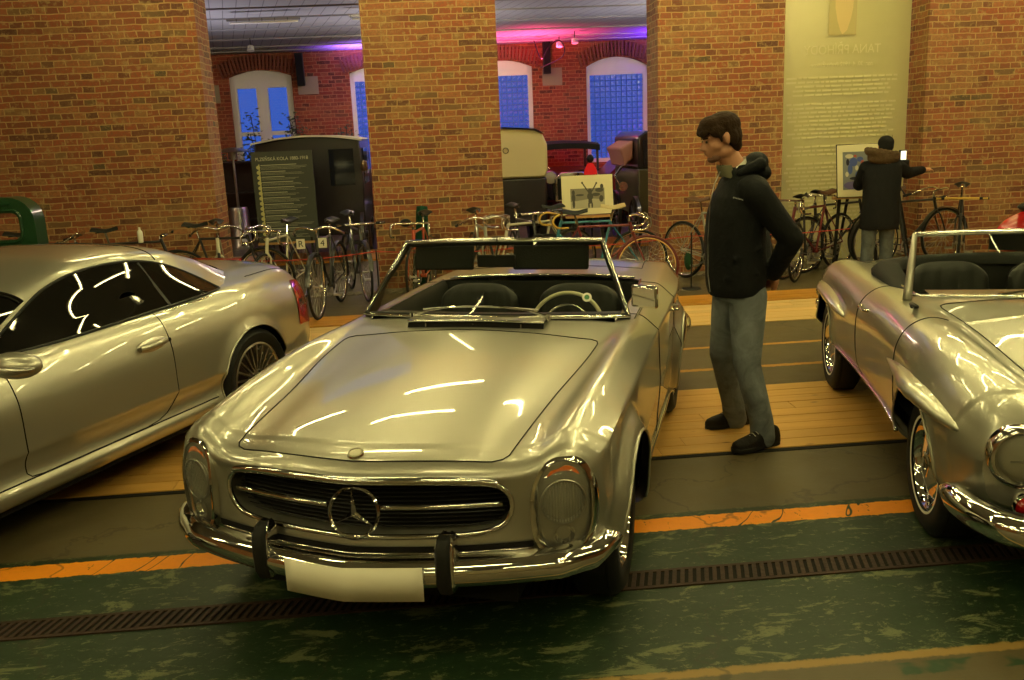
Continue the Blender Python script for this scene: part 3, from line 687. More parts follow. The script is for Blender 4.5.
# panel gaps as thin dark lines lying on the shell
def gap(b,path,parent,r=.0028,name='panel_gap',mat=None,off=.0006):
    if min(q[1] for q in path)>.01:
        for sd in (1,-1): MB().tube([b.P(s_,r_,sd,off) for s_,r_ in path],r,5).build(name,mat or M['gapdark'],parent,smooth=180)
        return
    if path[0][1]>.01: path=path[::-1]
    a=[b.P(s_,r_,1,off) for s_,r_ in path]; c=[b.P(s_,r_,-1,off) for s_,r_ in path]
    if path[-1][1]<.01: MB().tube(a+c[::-1][1:-1],r,5,closed=True).build(name,mat or M['gapdark'],parent,smooth=180)
    else: MB().tube(a[::-1]+c[1:],r,5).build(name,mat or M['gapdark'],parent,smooth=180)
rng=np.linspace
gap(bB,[(.035,r_) for r_ in rng(0,2.75,14)]+[(.045,2.93),(.07,3.0)]+[(s_,3.0) for s_ in rng(.1,1.40,40)]+[(1.44,2.95),(1.46,2.8)]+[(1.46,r_) for r_ in rng(2.6,0,10)],CB)
gap(bB,[(1.98,r_) for r_ in rng(3.35,11.7,50)]+[(s_,11.8) for s_ in rng(2.0,2.88,16)]+[(2.90,r_) for r_ in rng(11.7,3.35,50)],CB)
gap(bB,[(3.42,r_) for r_ in rng(0,3,8)]+[(s_,3) for s_ in rng(3.45,4.08,14)]+[(4.1,r_) for r_ in rng(3,0,8)],CB)
# bright strip along the cockpit rim and flank mouldings
m=MB()
for sd in (1,-1): m.tube([bB.P(s_,3.36,sd,.004) for s_ in rng(1.8,2.96,24)],.007,6)
m.tube([(x,2.985,bB.surfz(x,2.985)+.008) for x in rng(-.60,.60,20)],.008,6); m.build('cockpit_moulding',M['chrome'],CB,smooth=180)
for sd in (1,-1): MB().tube([bB.side(y,.262,.008,sd,9) for y in rng(1.22,2.78,30)],.012,6).build('sill_moulding',M['chrome'],CB,smooth=180)
for sd in (1,-1):
    for (yw,zw,R) in WB: MB().tube(bB.arch(yw,zw,R,sd,8,.24),.0065,6).build('arch_lip',M['silver'],CB,smooth=180)
wells(CB,WB)
MB().b2((-.5,.3,.17),(.5,4.0,.30)).b2((-.78,1.25,.19),(.78,2.75,.26)).build('underbody',M['blackmat'],CB)
for yw in (.79,3.19):
    for sd in (1,-1): wheel(CB,sd*.735,yw,sd,.31,.19,.185,'hubcap')
# headlamps: tall ovals wrapped to the wing
def oval(a,b,n,c=(0,0),e=2.5):
    return [(c[0]+a*np.sign(math.cos(t))*abs(math.cos(t))**(2/e),c[1]+b*np.sign(math.sin(t))*abs(math.sin(t))**(2/e)) for t in [2*math.pi*k/n for k in range(n)]]
def headlampB(sd):
    h=empty('headlamp',(0,0,0)); h.parent=CB; cx,cz=.700,.588; n=40
    base=lambda x,z: float(bowB(abs(x),z))-.028+ .55*max(z-.60,0)**1.4+ .9*max(abs(x)-.74,0)**1.3
    ring=lambda a,b,d:[Vector((sd*x,base(x,z)+d,z)) for x,z in oval(a,b,n,(cx,cz))]
    m=MB(); m.grid([ring(.104,.176,.12),ring(.108,.181,.03),ring(.108,.180,.008),ring(.101,.173,-.016),ring(.090,.162,-.018),ring(.084,.156,-.002)],cv=True); m.build('bezel',M['chrome'],h,smooth=60)
    m=MB(); R=[ring(.084*k,.156*k,-.004-.022*(1-k*k)) for k in (1,.9,.75,.5,.25,.02)]; m.grid(R,cv=True); m.build('lens',M['lens'],h,smooth=180)
    # reflector bowl, upper lamp, lower fog lamp, amber cap
    m=MB(); m.grid([ring(.086,.158,.0),ring(.080,.150,.05),ring(.05,.12,.075),ring(.01,.02,.08)],cv=True); m.build('housing',M['reflect'],h,smooth=60)
    m=MB(); cc=Vector((sd*cx,base(cx,.60)+.004,.612)); ax=Vector((sd*.45,-1,0)).normalized()
    m.lathe([(.074,.0),(.070,-.02),(.045,-.05),(.0,-.06)],cc,ax,32); m.build('reflector',M['reflect'],h,smooth=180)
    m=MB(); 
    for k in range(-7,8):
        x=k*.0098; zz=(.072**2-x*x)**.5; p=cc+Vector((ax.y*-x*1.0,ax.x*x,0))
        t=Vector((-ax.y,ax.x,0)); p=cc+t*x+ax*.004; m.tube([p+Vector((0,0,-zz)),p+Vector((0,0,zz))],.0022,4)
    m.build('fluting',M['lens'],h)
    m=MB(); m.lathe([(.078,-.004),(.080,.004),(.074,.006)],cc,ax,32,closed=True); m.build('lamp_ring',M['satin'],h,smooth=180)
    cf=Vector((sd*cx,base(cx,.50)+.004,.492)); m=MB(); m.lathe([(.036,0),(.02,-.02),(0,-.025)],cf,ax,20); 
    m.build('fog_reflector',M['chrome'],h,smooth=180)
    m=MB(); pts=[(x,z) for x,z in oval(.070,.146,40,(cx,cz)) if z>.690]; pts.sort(); low=[(x,.694+ .022*(1-((x-cx)/.06)**2)) for x in rng(pts[-1][0],pts[0][0],8)]
    m.grid([[(sd*x,base(x,z)-.010,z) for z in rng(float(np.interp(x,[q[0] for q in low[::-1]],[q[1] for q in low[::-1]])),max(float(np.interp(x,[q[0] for q in pts],[q[1] for q in pts])),.69),6)] for x in rng(pts[0][0],pts[-1][0],16)]); a=m.build('indicator',M['amber'],h,smooth=0); a['label']='red amber indicator lens in the top of the lamp'
for sd in (1,-1): headlampB(sd)
# front bumper: curved chrome blade, overriders, blank plate
bz=lambda x: float(bowB(abs(x),.6))*1.0-.075+.0*x
def bumper_path():
    pts=[]
    for x in rng(-.80,.80,45): pts.append((x,bz(x)-.0+max(abs(x)-.70,0)*.5,.408))
    pts=[(-.845,.355,.436),(-.835,.315,.428)]+pts+[(.835,.315,.428),(.845,.355,.436)]
    return cr(pts,2)
bp=empty('front_bumper'); bp.parent=CB
prof=[(-.012,-.045),(.006,-.048),(.022,-.030),(.034,-.006),(.032,.014),(.018,.034),(-.004,.046),(-.035,.050),(-.040,.044),(-.008,.036),(.008,.02),(.014,0),(.0,-.03)]
def sweep(path,prof,m):
    N=len(path); G=[]
    for i in range(N):
        t=(path[min(i+1,N-1)]-path[max(i-1,0)]); t.z=0; t.normalize(); nrm=Vector((t.y,-t.x,0))
        k=1.0
        if i<5 or i>=N-5: k=[.45,.7,.86,.95,1][min(i,N-1-i)]
        G.append([path[i]+nrm*p[0]+Vector((0,0,p[1]*k)) for p in prof])
    m.grid(G,cv=True); m.f.append(tuple(range(len(m.v)-len(prof),len(m.v)))); m.m.append(0); m.f.append(tuple(range(len(m.v)-N*len(prof),len(m.v)-(N-1)*len(prof)))); m.m.append(0)
m=MB(); sweep(bumper_path(),prof,m); m.build('blade',M['chrome'],bp,smooth=50)
m=MB(); m.grid([[(x,float(bowB(abs(x),.5))-.016,z) for z in (.452,.478)] for x in rng(-.60,.60,40)]); m.build('gap_shade_strip',M['gapdark'],bp,smooth=60)  # dark strip stands in for the shade in the gap above the bumper
m=MB(); m.tube([(x,float(bowB(abs(x),.5))-.018,.452) for x in rng(-.60,.60,40)],.006,6); m.build('upper_lip',M['chrome'],bp,smooth=180)
for sd in (1,-1):
    ov=empty('overrider'); ov.parent=bp; x=sd*.335; y=bz(.335)
    m=MB(); G=[]
    for k,(z,d,w) in enumerate(((.335,.0,.016),(.345,-.03,.024),(.38,-.048,.027),(.45,-.052,.027),(.505,-.046,.026),(.535,-.025,.022),(.545,.0,.014),(.54,.03,.008))):
        G.append([(x-w,y+.03,z),(x-w,y+d+.012,z),(x-w*.6,y+d,z),(x+w*.6,y+d,z),(x+w,y+d+.012,z),(x+w,y+.03,z)])
    m.grid(G); m.build('rubber_pad',M['rubber'],ov,smooth=50,bevel=.002)
    m=MB(); m.grid([[(q[0]*1.0+(q[0]-x)*.18,q[1]+.008,q[2]) for q in r] for r in G]); m.build('chrome_horn',M['chrome'],ov,smooth=50)
m=MB(); G=[[(x,bz(abs(x)*.6)-.052+.012*(1-(x/.26)**2)*0+abs(x)*.10,z) for x in rng(-.222,.272,16)] for z in (.332,.452)]
m.grid(G); o=m.build('number_plate',M['plate'],bp,smooth=50); o['label']='blank cream number plate'; so=o.modifiers.new('thick','SOLIDIFY'); so.thickness=.004
MB().b2((-.2,.0,.35),(.2,.06,.44)).build('plate_bracket',M['black'],bp)
# rear bumper
m=MB(); sweep([Vector(p) for p in cr([(.86,3.72,.44),(.84,4.0,.44),(.74,4.26,.44),(.5,4.33,.44),(0,4.35,.44),(-.5,4.33,.44),(-.74,4.26,.44),(-.84,4.0,.44),(-.86,3.72,.44)],5)],prof,m); m.build('rear_bumper',M['chrome'],CB,smooth=50)
# tail panel and lamps
def tailcap(b,parent,mat,zc,name='tail_panel'):
    e=b.G[-1]; m=MB(); G=[]
    for k in range(5):
        t=k/4; G.append([(e[j,0]*(1-t),e[j,1]+.01*math.sin(t*1.57),e[j,2]*(1-t)+zc*t) for j in range(b.J)])
    m.grid(G); m.grid([[(-p[0],p[1],p[2]) for p in r] for r in G]); m.build(name,mat,parent,smooth=50)
tailcap(bB,CB,M['silver'],.58)
for sd in (1,-1):
    m=MB(); m.box((sd*.57,4.245,.60),(.26,.05,.13)); m.build('tail_lamp',M['red_lens'],CB,bevel=.02)
# scuttle grille below the windscreen
yS=1.52; m=MB(); zs=bB.surfz(0,yS)
sc_out=[(x,yS-.03*(1-(x/.36)**2)+.03,bB.surfz(x,yS)+.030) for x in rng(-.345,.345,30)]
scg=empty('scuttle_grille'); scg.parent=CB
MB().tube(sc_out,.006,6).build('rim',M['chrome'],scg,smooth=180)
m=MB(); m.grid([[(p[0],p[1]-.012,p[2]-.032),(p[0],p[1]+.004,p[2]-.006),(p[0],p[1]+.05,p[2]+.0)] for p in sc_out]); m.build('mouth',M['gapdark'],scg)
m=MB(); m.grid([[(p[0],p[1]-.002,p[2]+.002),(p[0],p[1]+.06,p[2]+.006),(p[0],p[1]+.12,bB.surfz(p[0],p[1]+.12)+.002)] for p in sc_out]); m.build('hump',M['silver'],scg)
m=MB()
for x in rng(-.24,.24,3): m.cyl((x,yS-.004,zs-.006),(x,yS-.002,zs+.014),.003,n=6)
m.build('bars',M['chrome'],scg)
# windscreen
ws=empty('windscreen'); ws.parent=CB
wb,wt,zb_,zt_,yb_,yt_=.712,.545,.905,1.258,1.86,2.12
bot=[(x,yb_-.19*(1-(abs(x)/wb)**2),zb_+.03*(1-(abs(x)/wb)**2)) for x in rng(-wb,wb,25)]
top=[(x,yt_-.10*(1-(abs(x)/wt)**2),zt_+.018*(1-(abs(x)/wt)**2)) for x in rng(-wt,wt,25)]
def lerp(a,b,t): return tuple(a[k]*(1-t)+b[k]*t for k in range(3))
G=[[lerp(bot[i],top[i],t) for i in range(25)] for t in rng(0,1,9)]
m=MB().grid(G); m.build('glass_pane',M['glass'],ws,smooth=180)
loop=bot+[lerp(bot[-1],top[-1],t) for t in (.15,.3,.5,.7,.85)]+top[::-1]+[lerp(top[0],bot[0],t) for t in (.15,.3,.5,.7,.85)]
MB().tube(loop,[.010]*25+[.011]*5+[.012]*25+[.011]*5,8,closed=True).build('frame',M['chrome'],ws,smooth=180)
MB().tube([tuple(p[k]*.992 if k==0 else p[k]-(.012 if k==2 and p[2]>1.1 else 0)+(.008 if k==1 else 0) for k in range(3)) for p in loop],.017,6,closed=True).build('seal',M['rubber'],ws,smooth=180)
m=MB(); m.bar((.004,top[12][1]-.017,top[12][2]-.01),(.004,top[12][1]-.017,top[12][2]+.013),.004,.006,up=(0,1,0)); m.build('frame_joint',M['gapdark'],ws)
# round inspection sticker on the glass
p=G[2][21]; q=Vector(p)+Vector((0,-.006,0)); m=MB().lathe([(.0,.0),(.024,.0)],q,(.15,-1,.6),20); m.build('sticker',M['white'],ws)
MB().lathe([(.0,.001),(.013,.001)],q,(.15,-1,.6),16).build('sticker_print',simple('green_sticker_print',(.06,.22,.10),.6),ws)
# wipers, parked
for k,(px,qx) in enumerate(((-.37,.06),(.34,-.10))):
    w_=empty('wiper'); w_.parent=CB; f=lambda x,h:(x,yb_-.19*(1-(abs(x)/wb)**2)-.035+h*.6,.93+.03*(1-(abs(x)/wb)**2)+h)
    a=Vector(f(px,-.015)); b=Vector(f(px*.45+qx*.55,.03)); m=MB(); m.cyl(a-Vector((0,0,.02)),a+Vector((0,0,.016)),.014,n=10); m.tube([a,a*.6+b*.4+Vector((0,0,.012)),b],[.007,.006,.004],6); m.build('arm',M['chrome'],w_)
    c=Vector(f(px*.85,.015)); d=Vector(f(qx,.03)); m=MB(); m.tube([c+(d-c)*t+Vector((0,.012,.004*math.sin(t*3.1))) for t in rng(0,1,8)],.0045,5); m.build('blade',M['satin'],w_)
# cockpit
tub=MB(); rim=[bB.P(s_,3.35,1) for s_ in rng(1.78,2.98,26)]
G=[[Vector((p.x,p.y,p.z)) for p in rim],[Vector((p.x-.02,p.y,p.z-.03)) for p in rim],[Vector((min(p.x,.66)-.03,p.y,.62)) for p in rim],[Vector((.60,p.y,.34)) for p in rim],[Vector((0,p.y,.34)) for p in rim]]
tub.grid(G); tub.grid([[Vector((-p.x,p.y,p.z)) for p in r] for r in G])
tub.add([(-.66,2.98,.90),(.66,2.98,.90),(.6,2.94,.34),(-.6,2.94,.34)],[(0,1,2,3)]); tub.build('cockpit_lining',M['leather'],CB,smooth=40)
d=MB(); n=20; DG=[]
for x in rng(-.66,.66,n): 
    c=1-(abs(x)/.7)**2; yy=1.70+.17*(abs(x)/.7)**2; DG.append([(x,yy,.905+.018*c),(x,yy+.14,.905+.02*c),(x,yy+.23,.885),(x,yy+.25,.84),(x,yy+.23,.74),(x,yy+.10,.70)])
d.grid(DG); d.build('dashboard',M['leather'],CB,smooth=40)
for sd in (1,-1): seat(CB,sd*.31,2.36,.46,.53,.935,.24)
sw=empty('steering_wheel',(.34,2.10,.79)); sw.parent=CB; sw.rotation_euler=(math.radians(62),0,0)
MB().lathe([(.198+.0105*math.cos(a),.0105*math.sin(a)) for a in rng(0,2*math.pi,11)[:-1]],(0,0,0),(0,0,1),48,closed=True).build('rim',M['ivory'],sw,smooth=180)
MB().lathe([(.13+.005*math.cos(a),.005*math.sin(a)) for a in rng(0,2*math.pi,9)[:-1]],(0,0,0),(0,0,1),40,closed=True).build('horn_ring',M['chrome'],sw,smooth=180)
m=MB().lathe([(0,.03),(.05,.025),(.06,0)],(0,0,0),(0,0,1),24); 
for a in (0,math.pi): m.bar((0,0,0),(.19*math.cos(a),.19*math.sin(a),0),.03,.012)
m.cyl((0,0,0),(0,0,-.30),.025,n=12); m.build('hub',M['ivory'],sw)
# soft top cover, visors, mirror
m=MB(); m.tube([(x,1.985+.0*x,1.222-.0*x) for x in (-.05,.05)],.004,6); rv=empty('interior_mirror'); rv.parent=CB
MB().box((-.02,2.06,1.160),(.215,.016,.068)).build('mirror_head',M['black'],rv,bevel=.02); MB().cyl((0,2.03,1.25),(-.02,2.05,1.19),.006,n=8).build('stem',M['chrome'],rv)
for sd,a0,a1 in ((1,.06,.47),(-1,.16,.50)):
    v=MB(); c=(sd*(a0+a1)/2,2.115,1.172); v.box(c,(a1-a0,.022,.135),Matrix.Rotation(-.25,3,'X')); v.build('sun_visor',M['canvas'],CB,bevel=.03)
# chrome wing mirror on the left door
wm=empty('wing_mirror'); wm.parent=CB; pm=bB.side(1.98,.84,0,1); pm=Vector((.735,1.88,.882))
MB().cyl(pm,pm+Vector((.045,-.02,.085)),.007,n=8).build('stalk',M['chrome'],wm)
c=pm+Vector((.055,-.02,.125)); m=MB(); R=Matrix.Rotation(-.35,3,'Z')
m.box(c,(.145,.03,.115),R); m.build('mirror_head',M['chrome'],wm,bevel=.014)
MB().box(c+Vector((0,.018,0)),(.10,.003,.075),R).build('mirror_glass',M['satin'],wm)
for sd in (1,-1):
    h=empty('door_handle'); h.parent=CB; a=bB.side(2.68,.775,.012,sd,8); b=bB.side(2.84,.775,.012,sd,8)
    MB().tube(cr([a-Vector((sd*.012,0,0)),a+Vector((sd*.018,.02,0)),(a+b)/2+Vector((sd*.026,0,0)),b+Vector((sd*.018,-.02,0)),b-Vector((sd*.012,0,0))],5),.009,8).build('grip',M['chrome'],h,smooth=180)
    MB().ball(b+Vector((sd*.0,.025,-.002)),(.01,.012,.012),10).build('lock',M['chrome'],h)
# ---------------------------------------------------------------- silver hardtop coupe, left
CA=empty('coupe_car',(-3.495,3.09,0)); CA.rotation_euler=(0,0,-.432)
tag(CA,'silver modern hardtop coupe with black side glass, cut off by the left edge','car')
low=[(.885,.33),(.90,.285),(.885,.235),(.84,.205),(.6,.20),(0,.20)]
kA=[(0.0,[(0,.60),(.25,.60),(.45,.60),(.55,.595),(.62,.59),(.69,.58),(.74,.56),(.77,.53),(.78,.47),(.78,.42),(.78,.36),(.775,.31),(.77,.28),(.76,.25),(.72,.22),(.6,.21),(0,.21)]),
(.15,[(0,.68),(.25,.68),(.45,.68),(.58,.675),(.66,.67),(.74,.655),(.80,.62),(.83,.57),(.84,.50),(.845,.44),(.845,.38),(.84,.32),(.84,.28),(.83,.24),(.79,.21),(.6,.20),(0,.20)]),
(.8,[(0,.80),(.25,.80),(.45,.80),(.62,.795),(.70,.79),(.78,.775),(.83,.74),(.868,.69),(.885,.60),(.892,.52),(.888,.45),(.88,.38),(.885,.33),(.885,.27),(.85,.215),(.6,.20),(0,.20)]),
(1.45,[(0,.90),(.25,.90),(.45,.895),(.64,.885),(.72,.875),(.79,.855),(.835,.82),(.872,.76),(.897,.68),(.907,.60),(.900,.50),(.880,.40),(.884,.33),(.902,.285),(.865,.225),(.6,.20),(0,.20)]),
(2.2,[(0,.93),(.25,.93),(.45,.93),(.66,.925),(.74,.918),(.80,.90),(.842,.862),(.876,.79),(.900,.70),(.910,.61),(.902,.50),(.878,.40),(.884,.33),(.904,.285),(.868,.225),(.6,.20),(0,.20)]),
(2.9,[(0,.96),(.25,.96),(.45,.955),(.66,.945),(.745,.935),(.80,.915),(.845,.872),(.880,.80),(.903,.71),(.914,.62),(.908,.50),(.886,.40),(.888,.33),(.904,.285),(.868,.225),(.6,.20),(0,.20)]),
(3.45,[(0,1.00),(.25,1.0),(.45,.992),(.64,.972),(.735,.95),(.79,.925),(.840,.88),(.880,.81),(.906,.72),(.918,.63),(.915,.52),(.90,.42),(.895,.35),(.89,.29),(.86,.24),(.6,.22),(0,.22)]),
(4.05,[(0,1.005),(.25,1.004),(.45,.995),(.60,.975),(.69,.945),(.745,.912),(.79,.87),(.83,.80),(.86,.72),(.872,.63),(.872,.53),(.86,.44),(.85,.37),(.84,.31),(.80,.27),(.6,.26),(0,.26)]),
(4.40,[(0,.965),(.25,.963),(.45,.952),(.56,.935),(.63,.91),(.68,.885),(.73,.85),(.775,.79),(.805,.71),(.82,.63),(.825,.53),(.82,.45),(.81,.38),(.79,.33),(.74,.30),(.55,.29),(0,.29)]),
(4.50,[(0,.88),(.22,.88),(.40,.87),(.50,.86),(.57,.845),(.62,.82),(.67,.79),(.71,.745),(.735,.69),(.75,.62),(.76,.54),(.76,.46),(.75,.40),(.73,.36),(.68,.33),(.5,.32),(0,.32)])]
WA=((.85,.32,.365),(3.45,.325,.365))
for _s,_q in kA:
    if _s>.5 and _s<4.3:
        _q[9]=(_q[8][0]+.006,.545); _q[10]=(_q[8][0]+.008,.465); _q[11]=(_q[8][0]-.026,.40)
bA=Body(kA,5,(10,),lambda w,z:.02+.55*w**2.2,lambda w,z:.36*w**2.4,(1.2,.9),4.50,wheels=WA,flare=(.016,.05),wrow=7,fs=[1.66,2.70],smooth=6)
reg=[('bonnet',lambda s,r,sd:r<4 and .10<s<1.45,None),('door',lambda s,r,sd:4.6<r<12 and 1.62<s<2.70,None),('boot_lid',lambda s,r,sd:r<3.6 and s>3.72 and s<4.40,None),('body',lambda s,r,sd:True,None)]
bA.mesh(reg,M['silver_a'],CA)
face_dummy=MB(); e=bA.G[0]
face_dummy.grid([[(e[j,0]*(1-t),e[j,1]*(1-t)+(.02)*t,e[j,2]*(1-t)+.41*t) for j in range(bA.J)] for t in (0,.3,.6,.9)])
face_dummy.grid([[(-e[j,0]*(1-t),e[j,1]*(1-t)+(.02)*t,e[j,2]*(1-t)+.41*t) for j in range(bA.J)] for t in (0,.3,.6,.9)]); face_dummy.build('front_panel',M['silver_a'],CA,smooth=60)
MB().box((0,.02,.44),(.7,.03,.16)).build('grille',M['black'],CA,bevel=.02)
tailcap(bA,CA,M['silver_a'],.6)
wells(CA,WA,win=.5,wout=.84)
MB().b2((-.6,.4,.17),(.6,4.2,.3)).b2((-.84,1.3,.19),(.84,2.95,.26)).build('underbody',M['blackmat'],CA)
for yw in (.85,3.45):
    for sd in (1,-1): wheel(CA,sd*.80,yw,sd,.335,.232,.235,'spokes')
for sd in (1,-1):
    for (yw,zw,R) in WA: MB().tube(bA.arch(yw,zw,R,sd,7,.25),.006,6).build('arch_lip',M['silver_a'],CA,smooth=180)
gap(bA,[(2.70,r_) for r_ in rng(4.6,10.2,34)]+[(2.695,10.6),(2.67,11.1),(2.62,11.55),(2.55,11.85),(2.45,12.0)]+[(s_,12.0) for s_ in rng(2.4,1.75,16)]+[(1.68,11.9)]+[(1.66,r_) for r_ in rng(11.6,4.6,40)],CA)
gap(bA,[(s_,3.6) for s_ in rng(3.72,4.40,20)]+[(4.41,r_) for r_ in rng(3.5,0,8)],CA)
gap(bA,[(s_,12.05) for s_ in rng(1.3,3.05,40)],CA,r=.004)
# greenhouse: roof shell over the belt line
def gh(s):
    h=float(np.interp(s,[1.25,1.55,1.95,2.35,2.75,3.10,3.45,3.75,3.95],[.90,1.02,1.20,1.290,1.300,1.262,1.17,1.06,.985]))
    wt=float(np.interp(s,[1.25,1.6,2.1,2.6,3.0,3.4,3.7,3.95],[.60,.60,.60,.595,.585,.56,.545,.53]))
    wb=float(np.interp(s,[1.25,1.6,2.2,2.9,3.3,3.6,3.95],[.73,.765,.785,.785,.765,.725,.66])); zb=float(np.interp(s,[1.25,1.6,2.2,2.9,3.3,3.95],[.865,.88,.905,.925,.935,.935]))
    return h,wt,wb,zb
ss=np.arange(1.25,3.951,.03); rowsA=[]
for s_ in ss:
    h,wt,wb,zb=gh(s_); e_=max(h-.075,zb+.01)
    rowsA.append([(0,h),(wt*.4,h-.004),(wt*.75,h-.02),(wt*.95,h-.045),(wt+.028,e_-.005),(wt+.028+(wb-wt-.028)*.33,e_+(zb-e_)*.36),(wt+.028+(wb-wt-.028)*.68,e_+(zb-e_)*.70),(wb,zb),(wb+.01,zb-.06)])
GA=np.array(rowsA)
for _ in range(6):
    T=GA.copy(); T[1:-1]=.25*GA[:-2]+.5*GA[1:-1]+.25*GA[2:]; GA=T
GH=ncs(GA,5,())
wbow=lambda w,s_: -.12*0+ (.30*(w/.7)**2*max(0,1-(s_-1.25)/1.0) - .20*(w/.7)**2*max(0,1-(3.95-s_)/.8))
def gp(i,j,sd=1,off=0): return Vector((sd*(GH[i,j,0]+off),ss[i]+wbow(GH[i,j,0],ss[i]),GH[i,j,1]))
winA=[(1.72,.90),(1.80,.965),(2.0,1.085),(2.15,1.155),(2.35,1.20),(2.6,1.212),(2.85,1.188),(3.05,1.13),(3.22,1.045),(3.33,.972),(3.36,.945),(3.3,.938),(2.8,.925),(2.3,.912),(1.9,.90)]
def inpoly(p,x,y):
    c=False; n=len(p)
    for i in range(n):
        (x1,y1),(x2,y2)=p[i],p[i-1]
        if (y1>y)!=(y2>y) and x<(x2-x1)*(y-y1)/(y2-y1)+x1: c=not c
    return c
cen=(2.6,1.04); wsm=[(cen[0]+(x-cen[0])*.96,cen[1]+(y-cen[1])*.86) for x,y in winA]
def ghmask(i,j):
    y=ss[i]+.015+wbow(GH[i,j,0],ss[i]); z=GH[i,j,1]
    if j>=4*5-2 and inpoly(wsm,y,z): return False
    if j<4*5 and ss[i]<1.93 : return False         # windscreen
    if j<4*5-4 and 3.18<ss[i]<3.72: return False    # rear window
    return True
m=MB()
for sd in (1,-1): m.grid([[gp(i,j,sd) for j in range(GH.shape[1])] for i in range(len(ss))],mask=ghmask)
m.build('roof',M['silver_a'],CA,smooth=60)
def ghside(y,z,off,sd):
    d=(GH[...,1]-z)**2+((ss[:,None]+.0)-y)**2+np.where(np.arange(GH.shape[1])[None,:]<15,9,0)
    k=np.unravel_index(np.argmin(d),d.shape); i0,i1=max(k[0]-2,0),k[0]+3; a0,a1=max(k[1]-2,0),k[1]+3; w=1/(d[i0:i1,a0:a1]+1e-5)**1.5
    return Vector((sd*(float((GH[i0:i1,a0:a1,0]*w).sum()/w.sum())+off),y,z))
_ii,_jj=np.meshgrid(np.arange(GH.shape[0]),np.arange(GH.shape[1]),indexing='ij'); _sel=(_jj>=17)&(_jj<=36)&(ss[_ii]>1.6)&(ss[_ii]<3.6)
def _bas(y,z): y=np.asarray(y)-2.6; z=np.asarray(z)-1.0; return np.stack([y**a*z**b for a in range(5) for b in range(4) if a+b<=4],-1)
_cf=np.linalg.lstsq(_bas((ss[_ii]+np.vectorize(lambda w,q:wbow(w,q))(GH[...,0],ss[_ii]))[_sel],GH[...,1][_sel]),GH[...,0][_sel],rcond=None)[0]
def ghside(y,z,off,sd): return Vector((sd*(float(_bas(y,z)@_cf)+off),y,z))
def inset(poly,c,k): return [(c[0]+(x-c[0])*t*k,c[1]+(y-c[1])*t*k) for x,y in poly for t in (1,)]
for sd in (1,-1):
    sw_=empty('side_window'); sw_.parent=CA; m=MB(); G=[]
    wp=[(p.x,p.y) for p in cr([(x,y,0) for x,y in winA],4,True)]
    for k in (1,.85,.65,.45,.25,.08): G.append([ghside(cen[0]+(x-cen[0])*k,cen[1]+(y-cen[1])*k,.010,sd) for x,y in wp])
    m.grid(G,cv=True); m.build('glass_pane',M['tint'],sw_,smooth=180)
    m=MB(); m.tube([ghside(x,y,.006,sd) for x,y in wp],.009,6,closed=True); m.build('window_seal',M['black'],sw_,smooth=180)
    m=MB(); m.bar(ghside(2.86,.93,.008,sd),ghside(2.80,1.185,.008,sd),.02,.006,up=(1,0,0)); m.build('window_divider',M['black'],sw_)
    m=MB(); m.tube([ghside(y,np.interp(y,[1.6,2.3,2.8,3.36],[.890,.900,.914,.930])-.006,.008,sd) for y in rng(1.66,3.34,30)],.006,6); m.build('waist_strip',M['chrome'],sw_,smooth=180)
m=MB(); m.grid([[gp(i,j,sd_,-.004) for sd_,j in [(-1,j) for j in range(20,-1,-4)]+[(1,j) for j in range(0,21,4)]] for i in range(0,25,3)]); m.build('windscreen',M['tint'],CA,smooth=180)
m=MB(); m.grid([[gp(i,j,sd_,-.004) for sd_,j in [(-1,j) for j in range(17,-1,-4)]+[(1,j) for j in range(1,18,4)]] for i in range(63,85,3)]); m.build('rear_window',M['tint'],CA,smooth=180)
# roof seams
m=MB()
for sd in (1,-1):
    m.tube([gp(int((2.98-1.25)/.03),j,sd,.002) for j in range(0,22)],.0035,5); m.tube([gp(int((1.93-1.25)/.03),j,sd,.002) for j in range(0,20)],.0045,5)
m.build('roof_seam',M['gapdark'],CA,smooth=180)
